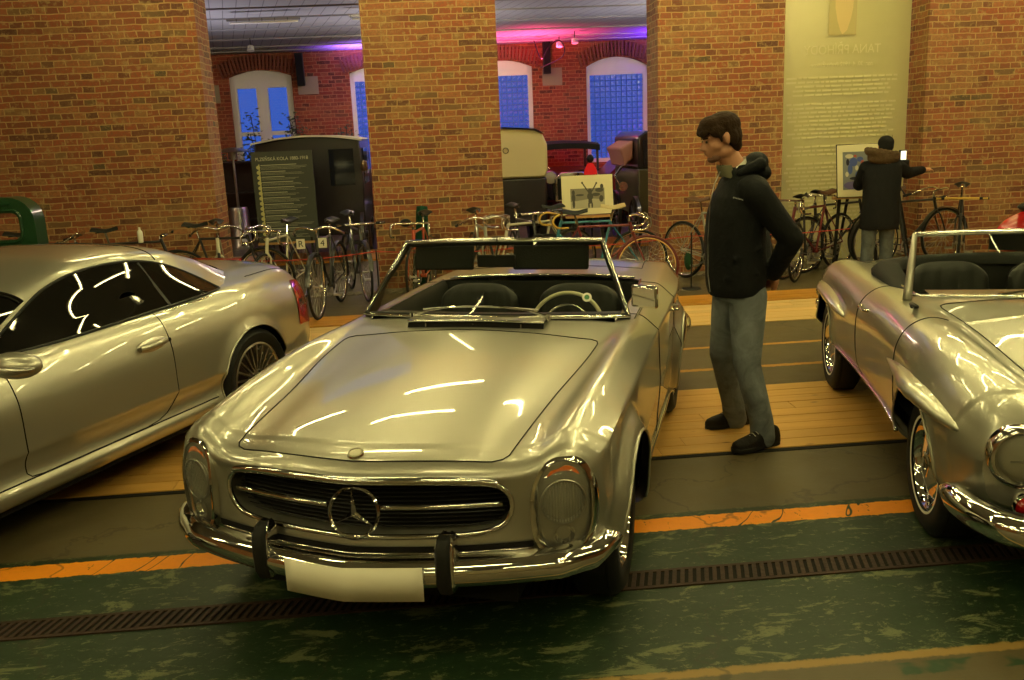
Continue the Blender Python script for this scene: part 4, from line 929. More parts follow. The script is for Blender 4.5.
# door handles, mirrors, tail lamps
for sd in (1,-1):
    h=empty('door_handle'); h.parent=CA; c=bA.side(2.56,.77,.0,sd,7)
    m=MB(); m.ball(c,(.018,.115,.040),20); m.build('recess',M['satin'],h,smooth=180)
    a,b=c+Vector((sd*.02,-.105,.0)),c+Vector((sd*.02,.105,.008)); m=MB(); m.tube(cr([a,a+Vector((sd*.012,.03,0)),(a+b)/2+Vector((sd*.018,0,0)),b+Vector((sd*.012,-.03,0)),b],4),[.010]*17,8,flat=1.5); m.build('grip',M['silver_a'],h,smooth=180)
    m=MB(); m.cyl(b+Vector((sd*.0,.0,.0)),b+Vector((sd*.016,0,0)),.012,n=12); m.build('lock',M['black'],h)
    w_=empty('wing_mirror'); w_.parent=CA; c=Vector((sd*.985,1.60,.905))
    m=MB(); m.ball(c,(.135,.075,.062),22,Matrix.Rotation(sd*.12,3,'Z')); m.build('mirror_shell',M['silver_a'],w_,smooth=180)
    m=MB(); m.ball(c+Vector((sd*.012,-.030,-.006)),(.120,.055,.022),18,Matrix.Rotation(sd*.12,3,'Z')); m.build('indicator_strip',M['satin'],w_,smooth=180)
    m=MB(); m.tube([c+Vector((-sd*.10,0,-.03)),c+Vector((-sd*.2,.02,-.07))],[.03,.035],10,flat=.6); m.build('mirror_arm',M['black'],w_,smooth=180)
    # tail lamp wraps the rear corner
    tl=empty('tail_lamp'); tl.parent=CA; m=MB(); G=[]
    for s_ in rng(4.26,4.497,14): G.append([bA.P(s_,r_,sd,.006) for r_ in rng(5.9+.0*(s_-4.26),10.0-2.6*(4.497-s_),12)])
    m.grid(G); o=m.build('red_lens',M['red_lens'],tl,smooth=180)
    m=MB(); m.grid([[bA.P(s_,r_,sd,.009) for r_ in (7.7,8.0,8.3)] for s_ in rng(4.30,4.495,10)]); m.build('clear_band',M['chrome'],tl,smooth=180)
# high brake lamp strip on the boot
MB().b2((-.22,4.30,.985),(.22,4.33,.992)).build('brake_lamp_strip',M['red_lens'],CA)
# ---------------------------------------------------------------- silver round-lamp roadster, right
CC=empty('roadster_car',(2.650,2.655,0)); CC.rotation_euler=(0,0,-.238)
tag(CC,'older silver roadster with round headlamps and teardrop arch flares, cut off by the right edge','car')
kC=[(0.0,[(0,.62),(.15,.62),(.30,.615),(.40,.61),(.48,.63),(.55,.665),(.62,.68),(.69,.665),(.74,.625),(.765,.57),(.765,.52),(.755,.47),(.73,.42),(.55,.40),(0,.40)]),
(.05,[(0,.67),(.15,.67),(.30,.662),(.40,.66),(.48,.682),(.55,.725),(.62,.745),(.70,.728),(.76,.68),(.795,.60),(.80,.53),(.79,.46),(.76,.40),(.55,.37),(0,.37)]),
(.18,[(0,.745),(.15,.742),(.30,.728),(.41,.715),(.48,.735),(.55,.785),(.62,.808),(.70,.795),(.77,.745),(.82,.66),(.835,.56),(.825,.45),(.79,.36),(.58,.33),(0,.33)]),
(.65,[(0,.845),(.15,.84),(.32,.82),(.48,.79),(.54,.80),(.60,.848),(.655,.872),(.72,.862),(.79,.815),(.838,.73),(.858,.62),(.850,.48),(.82,.34),(.6,.26),(0,.26)]),
(1.15,[(0,.905),(.15,.90),(.34,.885),(.53,.86),(.58,.868),(.63,.886),(.68,.898),(.735,.888),(.795,.85),(.836,.78),(.852,.68),(.846,.52),(.815,.36),(.6,.26),(0,.26)]),
(1.6,[(0,.935),(.2,.932),(.40,.925),(.60,.908),(.635,.906),(.67,.905),(.715,.90),(.76,.885),(.80,.855),(.832,.80),(.848,.70),(.843,.54),(.805,.385),(.6,.26),(0,.26)]),
(2.2,[(0,.91),(.2,.91),(.40,.905),(.60,.895),(.64,.895),(.68,.893),(.72,.888),(.76,.870),(.798,.838),(.830,.785),(.846,.69),(.842,.54),(.802,.39),(.6,.26),(0,.26)]),
(2.75,[(0,.91),(.2,.908),(.38,.90),(.55,.885),(.60,.883),(.66,.886),(.715,.885),(.765,.868),(.80,.835),(.825,.775),(.838,.68),(.835,.54),(.815,.39),(.6,.27),(0,.27)]),
(3.2,[(0,.895),(.2,.892),(.38,.88),(.50,.865),(.56,.865),(.63,.878),(.70,.880),(.76,.860),(.80,.815),(.825,.745),(.833,.66),(.83,.54),(.825,.42),(.6,.31),(0,.31)]),
(3.75,[(0,.82),(.2,.816),(.36,.80),(.47,.785),(.53,.785),(.60,.795),(.67,.79),(.73,.765),(.765,.715),(.785,.65),(.79,.58),(.785,.49),(.78,.41),(.58,.36),(0,.36)]),
(4.10,[(0,.70),(.2,.695),(.34,.68),(.44,.67),(.50,.67),(.56,.67),(.62,.66),(.67,.635),(.71,.60),(.735,.56),(.74,.52),(.73,.47),(.70,.43),(.55,.40),(0,.40)]),
(4.20,[(0,.60),(.18,.60),(.30,.59),(.40,.585),(.45,.58),(.50,.58),(.55,.57),(.60,.56),(.63,.54),(.65,.52),(.655,.50),(.65,.47),(.62,.45),(.5,.43),(0,.43)])]
WC=((.84,.33,.345),(3.16,.335,.345))
bowC=lambda w,z:.06+.30*np.abs(w)**2.6
bC=Body(kC,6,(),bowC,lambda w,z:.30*w**2.4,(1.0,1.1),4.2,wheels=WC,flare=(.012,.04),wrow=8,fs=[1.22,1.56,2.10,2.84],smooth=6)
ckC=lambda s,r,sd:(r<3.3 and 1.70<s<2.84)
reg=[('bonnet',lambda s,r,sd:r<3 and .12<s<1.50,None),('boot_lid',lambda s,r,sd:r<3 and 3.15<s<4.0,None),('door',lambda s,r,sd:3.3<r<11.8 and 1.22<s<2.10,None),('body',lambda s,r,sd:True,None)]
bC.mesh(reg,M['silver_c'],CC,cut=ckC)
outC=[(0,.60),(.1,.598),(.2,.59),(.28,.578),(.33,.565),(.36,.55),(.375,.535),(.382,.52),(.384,.51),(.382,.495),(.375,.48),(.36,.465),(.32,.45),(.2,.435),(0,.43)]
fpC,edC=face_rings(bC,outC,8,bowC,CC,M['silver_c'])
loopC=edC+[Vector((-p.x,p.y,p.z)) for p in edC[::-1][1:-1]]
gC=MB().tube([p+Vector((0,-.004,0)) for p in loopC],.012,8,closed=True).build('grille',M['chrome'],CC,smooth=180)
m=MB(); m.grid([[(x,.06+.3*abs(x)**2.6+.08,z) for x in rng(-.37,.37,20)] for z in (.42,.61)]); m.build('backing',M['gapdark'],gC)
m=MB()
for sd in (1,-1): m.tube([(sd*x,.07+.3*x**2.6,.515) for x in rng(.1,.37,10)],.012,8)
m.build('centre_bar',M['chrome'],gC,smooth=180)
m=MB(); m.lathe([(.098,-.006),(.104,0),(.098,.007),(.092,0)],(0,.05,.515),(0,-1,0),40,closed=True); m.build('star_ring',M['chrome'],gC)
m=MB(); star(m,(0,.05,.515),.096,.009,1,'y'); m.build('star',M['chrome'],gC,smooth=0)
tailcap(bC,CC,M['silver_c'],.51)
wells(CC,WC,win=.50,wout=.735)
MB().b2((-.43,.35,.19),(.5,3.9,.3)).b2((-.70,1.25,.24),(.70,2.75,.34)).build('underbody',M['blackmat'],CC)
for yw in (.84,3.16):
    for sd in (1,-1): wheel(CC,sd*.71,yw,sd,.315,.195,.165,'whitewall')
for sd in (1,-1):
    for (yw,zw,R) in WC: MB().tube(bC.arch(yw,zw,R,sd,7.5,.36),.006,6).build('arch_lip',M['silver_c'],CC,smooth=180)
gap(bC,[(.12,r_) for r_ in rng(0,2.7,12)]+[(.14,2.9),(.18,3.0)]+[(s_,3.0) for s_ in rng(.22,1.44,36)]+[(1.48,2.93),(1.50,2.75)]+[(1.50,r_) for r_ in rng(2.6,0,10)],CC)
gap(bC,[(1.22,r_) for r_ in rng(4.6,11.2,40)]+[(1.25,11.7),(1.3,11.9)]+[(s_,12.0) for s_ in rng(1.35,2.04,12)]+[(2.08,11.8),(2.10,11.5)]+[(2.10,r_) for r_ in rng(11.2,3.4,40)],CC)
gap(bC,[(3.15,r_) for r_ in rng(0,3,8)]+[(s_,3) for s_ in rng(3.2,4.0,12)],CC)
for sd in (1,-1): MB().tube([bC.P(s_,11.95,sd,.008) for s_ in rng(1.16,2.80,40)],.010,6).build('sill_moulding',M['chrome'],CC,smooth=180)
# teardrop flares
for sd in (1,-1):
    for (y0,y1,z0) in ((.32,1.38,.682),(2.42,3.55,.705)):
        m=MB(); G=[]; n=28
        for k in range(n+1):
            t=k/n; y=y0+(y1-y0)*t; e_=math.sin(math.pi*t**(.75))**.8 if 0<t<1 else 0.0; c=bC.side(y,z0,0,sd,7)
            G.append([(c.x+sd*(.066*e_*math.cos(a)-.004),y,z0-.045*(1-t)**2+.018*e_+ (.042*e_)*math.sin(a) -.012) for a in rng(-1.7,1.7,9)])
        m.grid(G); m.build('wing_flare',M['silver_c'],CC,smooth=70)
# headlamps, turn lamps
for sd in (1,-1):
    h=empty('headlamp'); h.parent=CC; c=Vector((sd*.650,.150,.600)); ax=Vector((sd*.16,-1,.02)).normalized()
    MB().lathe([(.125,-.10),(.122,-.01),(.112,.016),(.100,.018),(.092,.006)],c,ax,48).build('bezel',M['chrome'],h,smooth=60)
    MB().lathe([(.094,.004),(.08,.020),(.05,.032),(0,.037)],c,ax,40).build('lens',M['lens'],h,smooth=180)
    MB().lathe([(.094,.002),(.08,-.03),(.05,-.06),(0,-.07)],c,ax,40).build('reflector',M['chrome'],h,smooth=180)
    m=MB(); m.ball(c-ax*.02,(.016,.016,.016),10); m.cyl(c+Vector((-.05,-.012,-.01)),c+Vector((.05,-.012,-.01)),.004,n=6); m.cyl(c+Vector((0,-.015,-.01)),c+Vector((0,-.015,-.07)),.004,n=6); m.build('bulb',M['satin'],h)
    t_=empty('turn_lamp'); t_.parent=CC; c2=Vector((sd*.635,.115,.425)); MB().lathe([(.052,-.04),(.050,.0),(.044,.008)],c2,ax,32).build('bezel',M['chrome'],t_,smooth=60); MB().lathe([(.044,.004),(.03,.024),(0,.032)],c2,ax,28).build('red_lens',M['red_lens'],t_,smooth=180)
# bumper
bpC=[Vector(p) for p in cr([(-.84,.34,.405),(-.845,.22,.40),(-.80,.08,.395),(-.70,-.03,.390),(-.45,-.09,.388),(0,-.11,.388),(.45,-.09,.388),(.70,-.03,.39),(.80,.08,.395),(.845,.22,.40),(.84,.34,.405)],5)]
m=MB(); sweep(bpC,[(-.02,-.055),(.012,-.055),(.030,-.035),(.040,-.005),(.036,.022),(.018,.045),(-.015,.055),(-.03,.05),(-.01,.03),(.0,-.03)],m); m.build('front_bumper',M['chrome'],CC,smooth=50)
m=MB(); sweep([p+Vector((0,.05,0)) for p in bpC[6:-6]],[(-.04,-.06),(.0,-.06),(.0,.04),(-.04,.04)],m); m.build('valance',M['black'],CC,smooth=50)
m=MB(); sweep([Vector((p.x*.84,4.17-p.y*.45,.42)) for p in bpC][::-1],[(-.02,-.05),(.03,-.03),(.036,.0),(.03,.03),(-.02,.05)],m); m.build('rear_bumper',M['chrome'],CC,smooth=50)
# rear-wing reflector stud and door handles
for sd in (1,-1):
    m=MB(); c=bC.side(3.62,.60,.0,sd,8); m.ball(c,(.025,.03,.035),14); m.build('side_lamp',M['chrome'],CC,smooth=180)
    c=bC.side(1.95,.80,.018,sd,7.5); m=MB(); m.tube(cr([c+Vector((-sd*.02,-.075,0)),c+Vector((sd*.008,-.06,0)),c+Vector((sd*.012,0,.002)),c+Vector((sd*.008,.06,0)),c+Vector((-sd*.02,.075,0))],4),.008,8); m.build('door_handle',M['chrome'],CC,smooth=180)
# windscreen
wsC=empty('windscreen'); wsC.parent=CC
wbC,wtC=.695,.625; bot=[(x,1.64-.20*(1-(abs(x)/wbC)**2),.925+.025*(1-(abs(x)/wbC)**2)) for x in rng(-wbC,wbC,25)]; top=[(x,1.83-.12*(1-(abs(x)/wtC)**2),1.215+.02*(1-(abs(x)/wtC)**2)) for x in rng(-wtC,wtC,25)]
MB().grid([[lerp(bot[i],top[i],t) for i in range(25)] for t in rng(0,1,9)]).build('glass_pane',M['glass'],wsC,smooth=180)
loop=bot+[lerp(bot[-1],top[-1],t) for t in (.15,.3,.5,.7,.87)]+top[::-1]+[lerp(top[0],bot[0],t) for t in (.13,.3,.5,.7,.85)]
m=MB(); m.tube(top,.013,8); m.build('frame_top',M['chrome'],wsC,smooth=180)
m=MB(); m.tube(bot,.009,8); m.build('frame_base',M['chrome'],wsC,smooth=180)
for sd in (1,-1):
    m=MB(); p0=Vector((sd*wbC,1.64,.90)); p1=Vector((sd*wtC,1.83,1.215)); m.tube([p0+(p1-p0)*t for t in rng(0,1,8)],[.024,.022,.021,.020,.019,.018,.016,.013],10,flat=1.5); m.build('side_post',M['silver_c'],wsC,smooth=180)
m=MB(); a=Vector((-.30,1.50,.95)); b=Vector((.05,1.50,.975)); m.cyl(a-Vector((0,0,.03)),a+Vector((0,0,.012)),.014,n=10); m.tube([a,(a+b)/2+Vector((0,0,.012)),b],[.007,.006,.004],6); m.build('wiper',M['chrome'],CC)
m=MB(); a=Vector((.20,1.50,.96)); b=Vector((.50,1.56,.955)); m.cyl(a-Vector((0,0,.03)),a+Vector((0,0,.012)),.014,n=10); m.tube([a,(a+b)/2+Vector((0,0,.012)),b],[.007,.006,.004],6); m.build('wiper',M['chrome'],CC)
rvC=empty('interior_mirror'); rvC.parent=CC; MB().box((-.12,1.80,1.165),(.30,.012,.09),Matrix.Rotation(.08,3,'Y')).build('mirror_head',M['black'],rvC,bevel=.006)
MB().tube([(x*.152-.12,1.792+.0*x,1.165+z*.047) for x,z in ((-1,-1),(1,-1),(1,1),(-1,1))],.004,6,closed=True).build('mirror_rim',M['chrome'],rvC)
# cockpit
tub=MB(); rim=[bC.P(s_,3.3,1) for s_ in rng(1.70,2.84,22)]
G=[rim,[Vector((p.x-.02,p.y,p.z-.03)) for p in rim],[Vector((min(p.x,.60)-.03,p.y,.62)) for p in rim],[Vector((.55,p.y,.36)) for p in rim],[Vector((0,p.y,.36)) for p in rim]]
tub.grid(G); tub.grid([[Vector((-p.x,p.y,p.z)) for p in r] for r in G]); tub.add([(-.6,2.84,.9),(.6,2.84,.9),(.5,2.80,.36),(-.5,2.80,.36)],[(0,1,2,3)]); tub.build('cockpit_lining',M['leather'],CC,smooth=40)
DG=[]
for x in rng(-.58,.58,20):
    c=1-(abs(x)/.6)**2; yy=1.52+.14*(1-c); DG.append([(x,yy,.925+.02*c),(x,yy+.12,.93+.02*c),(x,yy+.19,.905),(x,yy+.21,.86),(x,yy+.18,.74),(x,yy+.08,.70)])
MB().grid(DG).build('dashboard',M['silver_c'],CC,smooth=40)
for sd in (1,-1): seat(CC,sd*.28,2.12,.46,.50,.98,.20,4)
# folded hood stack around the cockpit back
G=[]
for k,a in enumerate(rng(0,math.pi,25)):
    cx_,cy_=.60*math.cos(a),2.52+.36*math.sin(a)
    G.append([(cx_*q+ (0),2.52+(cy_-2.52)*q,zz) for q,zz in ((1.12,.875),(1.13,.92),(1.07,.955),(.97,.965),(.87,.95),(.84,.90))])
G=[[(.66,1.95,.87),(.665,1.95,.885),(.64,1.95,.895),(.62,1.95,.90),(.60,1.95,.895),(.59,1.95,.88)],[(.672,2.25,.87),(.678,2.25,.91),(.645,2.25,.93),(.60,2.25,.935),(.55,2.25,.925),(.54,2.25,.89)]]+G+[[(-.672,2.25,.87),(-.678,2.25,.91),(-.645,2.25,.93),(-.60,2.25,.935),(-.55,2.25,.925),(-.54,2.25,.89)],[(-.66,1.95,.87),(-.665,1.95,.885),(-.64,1.95,.895),(-.62,1.95,.90),(-.60,1.95,.895),(-.59,1.95,.88)]]
MB().grid(G).build('hood_cover',M['canvas'],CC,smooth=60)
m=MB()
for sd in (1,-1): m.tube([bC.P(s_,3.5,sd,.006) for s_ in rng(1.72,2.25,14)],.007,6)
m.build('cockpit_moulding',M['chrome'],CC,smooth=180)
m=MB(); c=Vector((-.70,1.44,.905)); m.tube([c,c+Vector((-.03,-.02,.02)),c+Vector((-.05,-.10,.022))],[.012,.012,.008],8); m.ball(c+Vector((-.04,-.07,.025)),(.012,.05,.008),10); m.build('bonnet_catch',M['black'],CC,smooth=180)
# ---------------------------------------------------------------- bicycles on display
def bmat(name,c,rough=.3): 
    k='b_'+name
    if k not in M: M[k]=simple(name,c,rough,0,coat=.6)
    return M[k]
def bike(x,y,head,label,frame,bars='drop',tyre=None,saddlec=None,barc=None,fender=False,R=.345,steer=0,gear=False,z=0.0,hb=0,guard=None):
    b=empty('bicycle',(x,y,z)); b.rotation_euler=(0,0,head); tag(b,label,'bicycle','old racing and touring bicycles lined up before the brick piers')
    rw=Vector((-.50,0,R)); fw=Vector((.53,0,R)); bb=Vector((-.06,0,.27)); st=Vector((-.20,0,.80)); ht=Vector((.36,0,.80)); hb_=Vector((.395,0,.68)); sd=st+Vector((-.03,0,.13))
    m=MB(); m.tube([st,ht],.014,8); m.tube([bb,hb_],.015,8); m.tube([bb,st],.014,8); m.tube([ht+Vector((-.008,0,.03)),hb_+Vector((.01,0,-.03))],.019,8)
    for s in (1,-1):
        m.tube([bb+Vector((0,s*.02,0)),rw+Vector((0,s*.06,0))],.008,6); m.tube([st+Vector((0,s*.015,-.02)),rw+Vector((0,s*.06,0))],.007,6)
    m.cyl(bb+Vector((0,-.035,0)),bb+Vector((0,.035,0)),.022,n=10); m.build('frame',frame,b)
    m=MB()
    for s in (1,-1): m.tube(cr([hb_+Vector((.012,s*.03,-.04)),hb_+Vector((.03,s*.05,-.08)),fw+Vector((-.03,s*.052,.08)),fw+Vector((0,s*.052,0))],4),.009,6)
    m.tube([hb_+Vector((.012,-.035,-.04)),hb_+Vector((.012,.035,-.04))],.014,8); m.build('fork',frame,b)
    for c in (rw,fw):
        w=empty('wheel',c); w.parent=b
        MB().lathe([(R-.016+.016*math.cos(a),.015*math.sin(a)) for a in rng(0,2*math.pi,9)[:-1]],(0,0,0),(0,1,0),48,closed=True).build('tyre',tyre or M['rubber'],w,smooth=180)
        MB().lathe([(R-.030,-.011),(R-.044,-.009),(R-.046,0),(R-.044,.009),(R-.030,.011)],(0,0,0),(0,1,0),48).build('rim',M['chrome'],w,smooth=180)
        m=MB()
        for k in range(28):
            a=2*math.pi*k/28; s=1 if k%2 else -1; a2=a+.35*(1 if (k//2)%2 else -1)
            m.tube([(.018*math.cos(a2),s*.028,.018*math.sin(a2)),((R-.045)*math.cos(a),0,(R-.045)*math.sin(a))],.0011,3,cap=False)
        m.build('spokes',M['satin'],w); MB().lathe([(.0,-.045),(.012,-.045),(.022,-.03),(.012,-.02),(.012,.02),(.022,.03),(.012,.045),(0,.045)],(0,0,0),(0,1,0),12).build('hub',M['satin'],w)
        if fender: m=MB(); m.grid([[((R+.018)*math.cos(a),q,(R+.018)*math.sin(a)-abs(q)*.3) for q in (-.026,-.013,0,.013,.026)] for a in rng(math.radians(10 if c is fw else 20),math.radians(165 if c is fw else 195),22)]); m.build('mudguard',guard or frame,w,smooth=180)
    s_=empty('saddle',sd); s_.parent=b; m=MB(); G=[]
    for t in rng(0,1,9):
        wd=.075*(1-t)**1.3+.018; xx=-.13+.27*t; zz=.035+.012*math.cos(t*6)
        G.append([(xx,wd*math.sin(a),zz+ .018*math.cos(a)-.02*abs(math.sin(a))) for a in rng(-1.9,1.9,9)])
    m.grid(G); m.build('seat_top',saddlec or M['leather'],s_,smooth=80); MB().tube([(-.1,0,.0),(.0,0,.005),(.11,0,.02)],.005,6).tube([(0,0,.0),(.03,0,-.13)],.0125,8).build('seat_post',M['chrome'],s_)
    h=empty('handlebar',ht+Vector((-.01,0,.035))); h.parent=b; h.rotation_euler=(0,0,steer)
    bc=barc or M['chrome']; m=MB(); m.tube(cr([(0,0,-.03),(0,0,.05+hb),(.035,0,.075+hb),(.09,0,.075+hb)],3),.012,8); m.build('stem',M['chrome'],h); z0=.075+hb; m=MB()
    if bars=='drop':
        for s in (1,-1): m.tube(cr([(.09,0,z0),(.085,s*.11,z0),(.10,s*.185,z0),(.16,s*.205,z0-.02),(.19,s*.21,z0-.075),(.155,s*.215,z0-.13),(.08,s*.22,z0-.145),(.01,s*.22,z0-.145)],4),.0125,8)
        o=m.build('bar',bc,h,smooth=180)
        m=MB()
        for s in (1,-1): m.tube([(.17,s*.205,z0-.0),(.205,s*.205,z0-.02),(.215,s*.205,z0-.08),(.20,s*.205,z0-.12)],.006,6)
        m.build('brake_levers',M['satin'],h)
    elif bars=='swept':
        for s in (1,-1): m.tube(cr([(.09,0,z0+.0),(.085,s*.10,z0+.03),(.04,s*.20,z0+.01),(-.04,s*.26,z0-.04),(-.12,s*.275,z0-.06)],4),.0115,8)
        m.build('bar',bc,h,smooth=180); m=MB()
        for s in (1,-1): m.tube([(-.10,s*.274,z0-.055),(-.20,s*.285,z0-.075)],.016,8)
        m.build('grips',M['rubber'],h)
    else:
        m.tube([(.09,-.27,z0-.0),(.09,0,z0),(.09,.27,z0)],.0125,8); m.build('bar',bc,h,smooth=180); m=MB()
        for s in (1,-1): m.tube([(.09,s*.18,z0),(.08,s*.28,z0)],.016,8)
        m.build('grips',M['rubber'],h)
    c=empty('crank',bb); c.parent=b
    m=MB(); m.lathe([(.085,-.003),(.09,0),(.085,.003),(.07,.003),(.07,-.003)],(0,-.045,0),(0,1,0),32,closed=True)
    for k in range(5): a=2*math.pi*k/5; m.bar((0,-.045,0),(.072*math.cos(a),-.045,.072*math.sin(a)),.010,.004,up=(0,1,0))
    m.build('chainring',M['satin'],c)
    for s in (1,-1): m=MB(); m.bar((0,s*.06,0),(s*.15,s*.065,-.08),.018,.012,up=(0,1,0)); m.box((s*.15,s*.11,-.08),(.07,.09,.02)); m.build('pedal_arm',M['satin'],c)
    m=MB(); q=rw-bb; m.tube([Vector((0,-.045,.088)),Vector((q.x,-.045,q.z+.03))],.004,4); m.tube([Vector((0,-.045,-.088)),Vector((q.x,-.045,q.z-.03))],.004,4); m.build('chain',M['iron'],c)
    return b
PI=math.pi
blk=bmat('black_enamel',(.012,.012,.013)); red=bmat('dark_red_enamel',(.12,.010,.010)); blue=bmat('turquoise_enamel',(.03,.17,.24)); wht=bmat('cream_enamel',(.55,.52,.38)); grn=bmat('dark_green_enamel',(.01,.06,.025)); gry=bmat('grey_enamel',(.25,.25,.2)); yel=simple('yellow_bar_tape',(.55,.35,.06),.7); ora=bmat('orange_red_enamel',(.4,.06,.02))
maroon=simple('maroon_tyre',(.10,.012,.012),.5); tan=simple('tan_saddle',(.50,.40,.20),.5); brown=simple('brown_saddle',(.10,.045,.02),.5)
def fwd(px,py,tx,ty): return math.atan2(ty-py,tx-px)
def bike_rear(rx,ry,head,*a,**k): return bike(rx+.5*math.cos(head),ry+.5*math.sin(head),head,*a,**k)
def bike_front(fx,fy,head,*a,**k): return bike(fx-.53*math.cos(head),fy-.53*math.sin(head),head,*a,**k)
# right of the silver convertible
bike_rear(2.93,10.80,-1.05,'grey bicycle just left of the standing man, leaning on a stand before the brick pier',gry,'drop',saddlec=brown)
MB().ball((2.96,10.70,.22),(.05,.09,.12),10).build('plant_ball',simple('dark_green_leaf_ball',(.01,.09,.02),.8,0,.6,30,.5)); tag(bpy.data.objects['plant_ball'],'small green ball of leaves behind the rear wheel of the grey bicycle','plant')
bike_rear(4.03,10.05,.95,'black bicycle with its rear wheel showing just right of the standing man',blk,'drop',saddlec=M['leather'])
bike_rear(4.86,10.80,-2.60,'dark red bicycle whose saddle stands left of the colour photograph easel',red,'drop',saddlec=brown,fender=False)
bike_rear(4.36,10.62,.35,'black framed bicycle with bright mudguards between the black one and the photograph easel',blk,'flat',saddlec=M['leather'],fender=True,guard=M['chrome'])
bike_rear(5.20,10.55,.25,'black roadster bicycle partly hidden behind the cameraman',blk,'swept',saddlec=brown,fender=True)
bike_front(5.98,10.08,-2.1,'bicycle with yellow handlebar tape right of the camera tripod',blk,'flat',barc=yel,hb=-.06)
# behind the silver convertible
bike_rear(2.22,10.15,PI-.05,'turquoise racing bicycle with yellow bar tape and a cream saddle behind the windscreen',blue,'drop',saddlec=tan,barc=yel,steer=.3)
bike_front(2.20,9.60,-.15,'dark red bicycle with maroon tyres whose wheel arches over the tail of the open car',red,'drop',tyre=maroon)
bike_front(.62,10.2,PI+.45,'cream bicycle seen through the top of the windscreen',wht,'drop',saddlec=M['leather'])
bike(.45,10.30,-1.45,'bicycle with a wide chrome handlebar before the middle pier',gry,'swept')
bike(-.22,10.3,-1.75,'red bicycle with a dark saddle before the middle pier',ora,'drop')
bike(.98,10.75,-1.30,'black bicycle half hidden behind the interior mirror of the open car',blk,'flat')
# between the coupe and the middle pier
bike_front(-1.30,9.45,-1.70,'black upright bicycle seen head-on beside the tail of the coupe',blk,'swept',fender=True,hb=.01)
bike_front(-.86,10.35,-1.30,'black bicycle with number plate standing at the left foot of the middle pier',blk,'flat',fender=True,saddlec=M['leather'],hb=-.03)
bike_front(-1.88,9.75,-1.80,'cream racing bicycle with arched chrome bars behind the boot of the coupe',wht,'drop')
bike_front(-2.38,10.0,-1.35,'white bicycle with black grips behind the coupe, at the edge of the left pier',wht,'swept',hb=.02)
bike_rear(-2.98,10.55,-.2,'black bicycle with its dark saddle above the rear window of the coupe',blk,'drop')
bike_rear(-3.95,10.4,.05,'black bicycle with a flat bar behind the roof of the coupe',blk,'flat',hb=-.03)
bike_rear(-4.9,10.45,.1,'black bicycle mostly hidden behind the coupe roof, leftmost of the row',blk,'swept')
# white bottle on the bar of one bicycle
o=MB().lathe([(0,-.09),(.028,-.09),(.03,.0),(.028,.03),(.012,.05),(.012,.075),(0,.078)],(-3.28,10.33,.90),(0,0,1),16).build('bottle',M['white']); tag(o,'white drinking bottle on the bar of the bicycle behind the coupe roof','bottle')
# number cards on the head-on bicycle
M['card']=simple('number_card',(.62,.60,.48),.6); M['ink']=simple('black_ink',(.02,.02,.02),.6)
for x,s,l in ((-1.42,'R','white card with a letter R left on the head-on black bicycle'),(-1.20,'4','white card with a figure 4 right on the head-on black bicycle')):
    o=MB().box((0,0,0),(.085,.004,.10)).build('number_card',M['card'],smooth=0); o.location=(x,9.44,.80); tag(o,l,'card'); txt(s,.09,(0,-.004,-.03),(PI/2,0,0),M['ink'],o,'lettering')
# red and white barrier cord before the row, iron stanchions
m=MB(); pts=[]
for a,b in (((-4.2,9.9,.62),(-2.16,9.92,.60)),((-2.16,9.92,.60),(-.70,9.95,.62)),((-.70,9.95,.62),(1.0,9.97,.58)),((1.0,9.97,.58),(2.8,10.0,.60)),((2.8,10.0,.60),(4.9,10.02,.60))):
    for t in rng(0,1,9)[:-1]: pts.append((a[0]*(1-t)+b[0]*t,a[1]*(1-t)+b[1]*t,a[2]*(1-t)+b[2]*t-.035*math.sin(PI*t)))
m.tube(pts,.006,5); M['cord']=simple('red_cord',(.40,.03,.015),.6); tag(m.build('rope_barrier',M['cord']),'thin red barrier cord strung in front of the bicycles','cord')
for x,y,w_ in ((-4.2,9.9,'far left'),(-.70,9.95,'by the middle pier'),(2.8,10.0,'by the grey bicycle'),(4.9,10.02,'near the cameraman')):
    o=empty('barrier_post',(x,y,0)); MB().cyl((0,0,.02),(0,0,.64),.009,n=8).build('pole',M['black'],o); MB().lathe([(0,.02),(.10,.015),(.11,0)],(0,0,0),(0,0,1),20).build('base',M['black'],o); tag(o,'thin black barrier post '+w_,'post')
# ---------------------------------------------------------------- people
M['skin']=simple('skin',(.50,.235,.13),.5,0,.15,40); M['hair']=simple('dark_brown_hair',(.032,.016,.007),.75,0,.5,60,.8,spec=.12)
def fabric(name,c,rough=.85,bump=.25,sc=14,noise=.35,fold=.0):
    t=NT(name); co=t.n('TexCoord').outputs['Object']; a=t.noise(co,sc,5,.6,.6); w=t.noise(co,420,2)
    col=t.mix(t.step(a,.3,.7),c,tuple(q*(1-noise) for q in c)); hgt=t.math('ADD',a,t.math('MULTIPLY',w,.12))
    return t.done(t.bsdf(color=col,rough=rough,normal=t.bump(hgt,bump,.03),spec=.15))
M['jacket']=fabric('black_softshell',(.0085,.0095,.0105),.75,.35,9); M['denim']=fabric('faded_blue_denim',(.25,.28,.30),.85,.5,7,.6)
M['denim_dark']=fabric('grey_denim',(.12,.14,.15),.85,.5,7,.5); M['parka']=fabric('black_parka',(.010,.0105,.012),.85,.5,8); M['fur']=fabric('brown_fur',(.13,.085,.045),1,1.0,60); M['shoe']=fabric('black_shoe',(.012,.010,.009),.6,.3,40); M['lace']=simple('grey_laces',(.50,.48,.40),.7)
M['collar']=simple('olive_fleece_collar',(.14,.13,.075),.9); M['logo']=simple('pale_logo_print',(.5,.5,.47),.6)
V=Vector
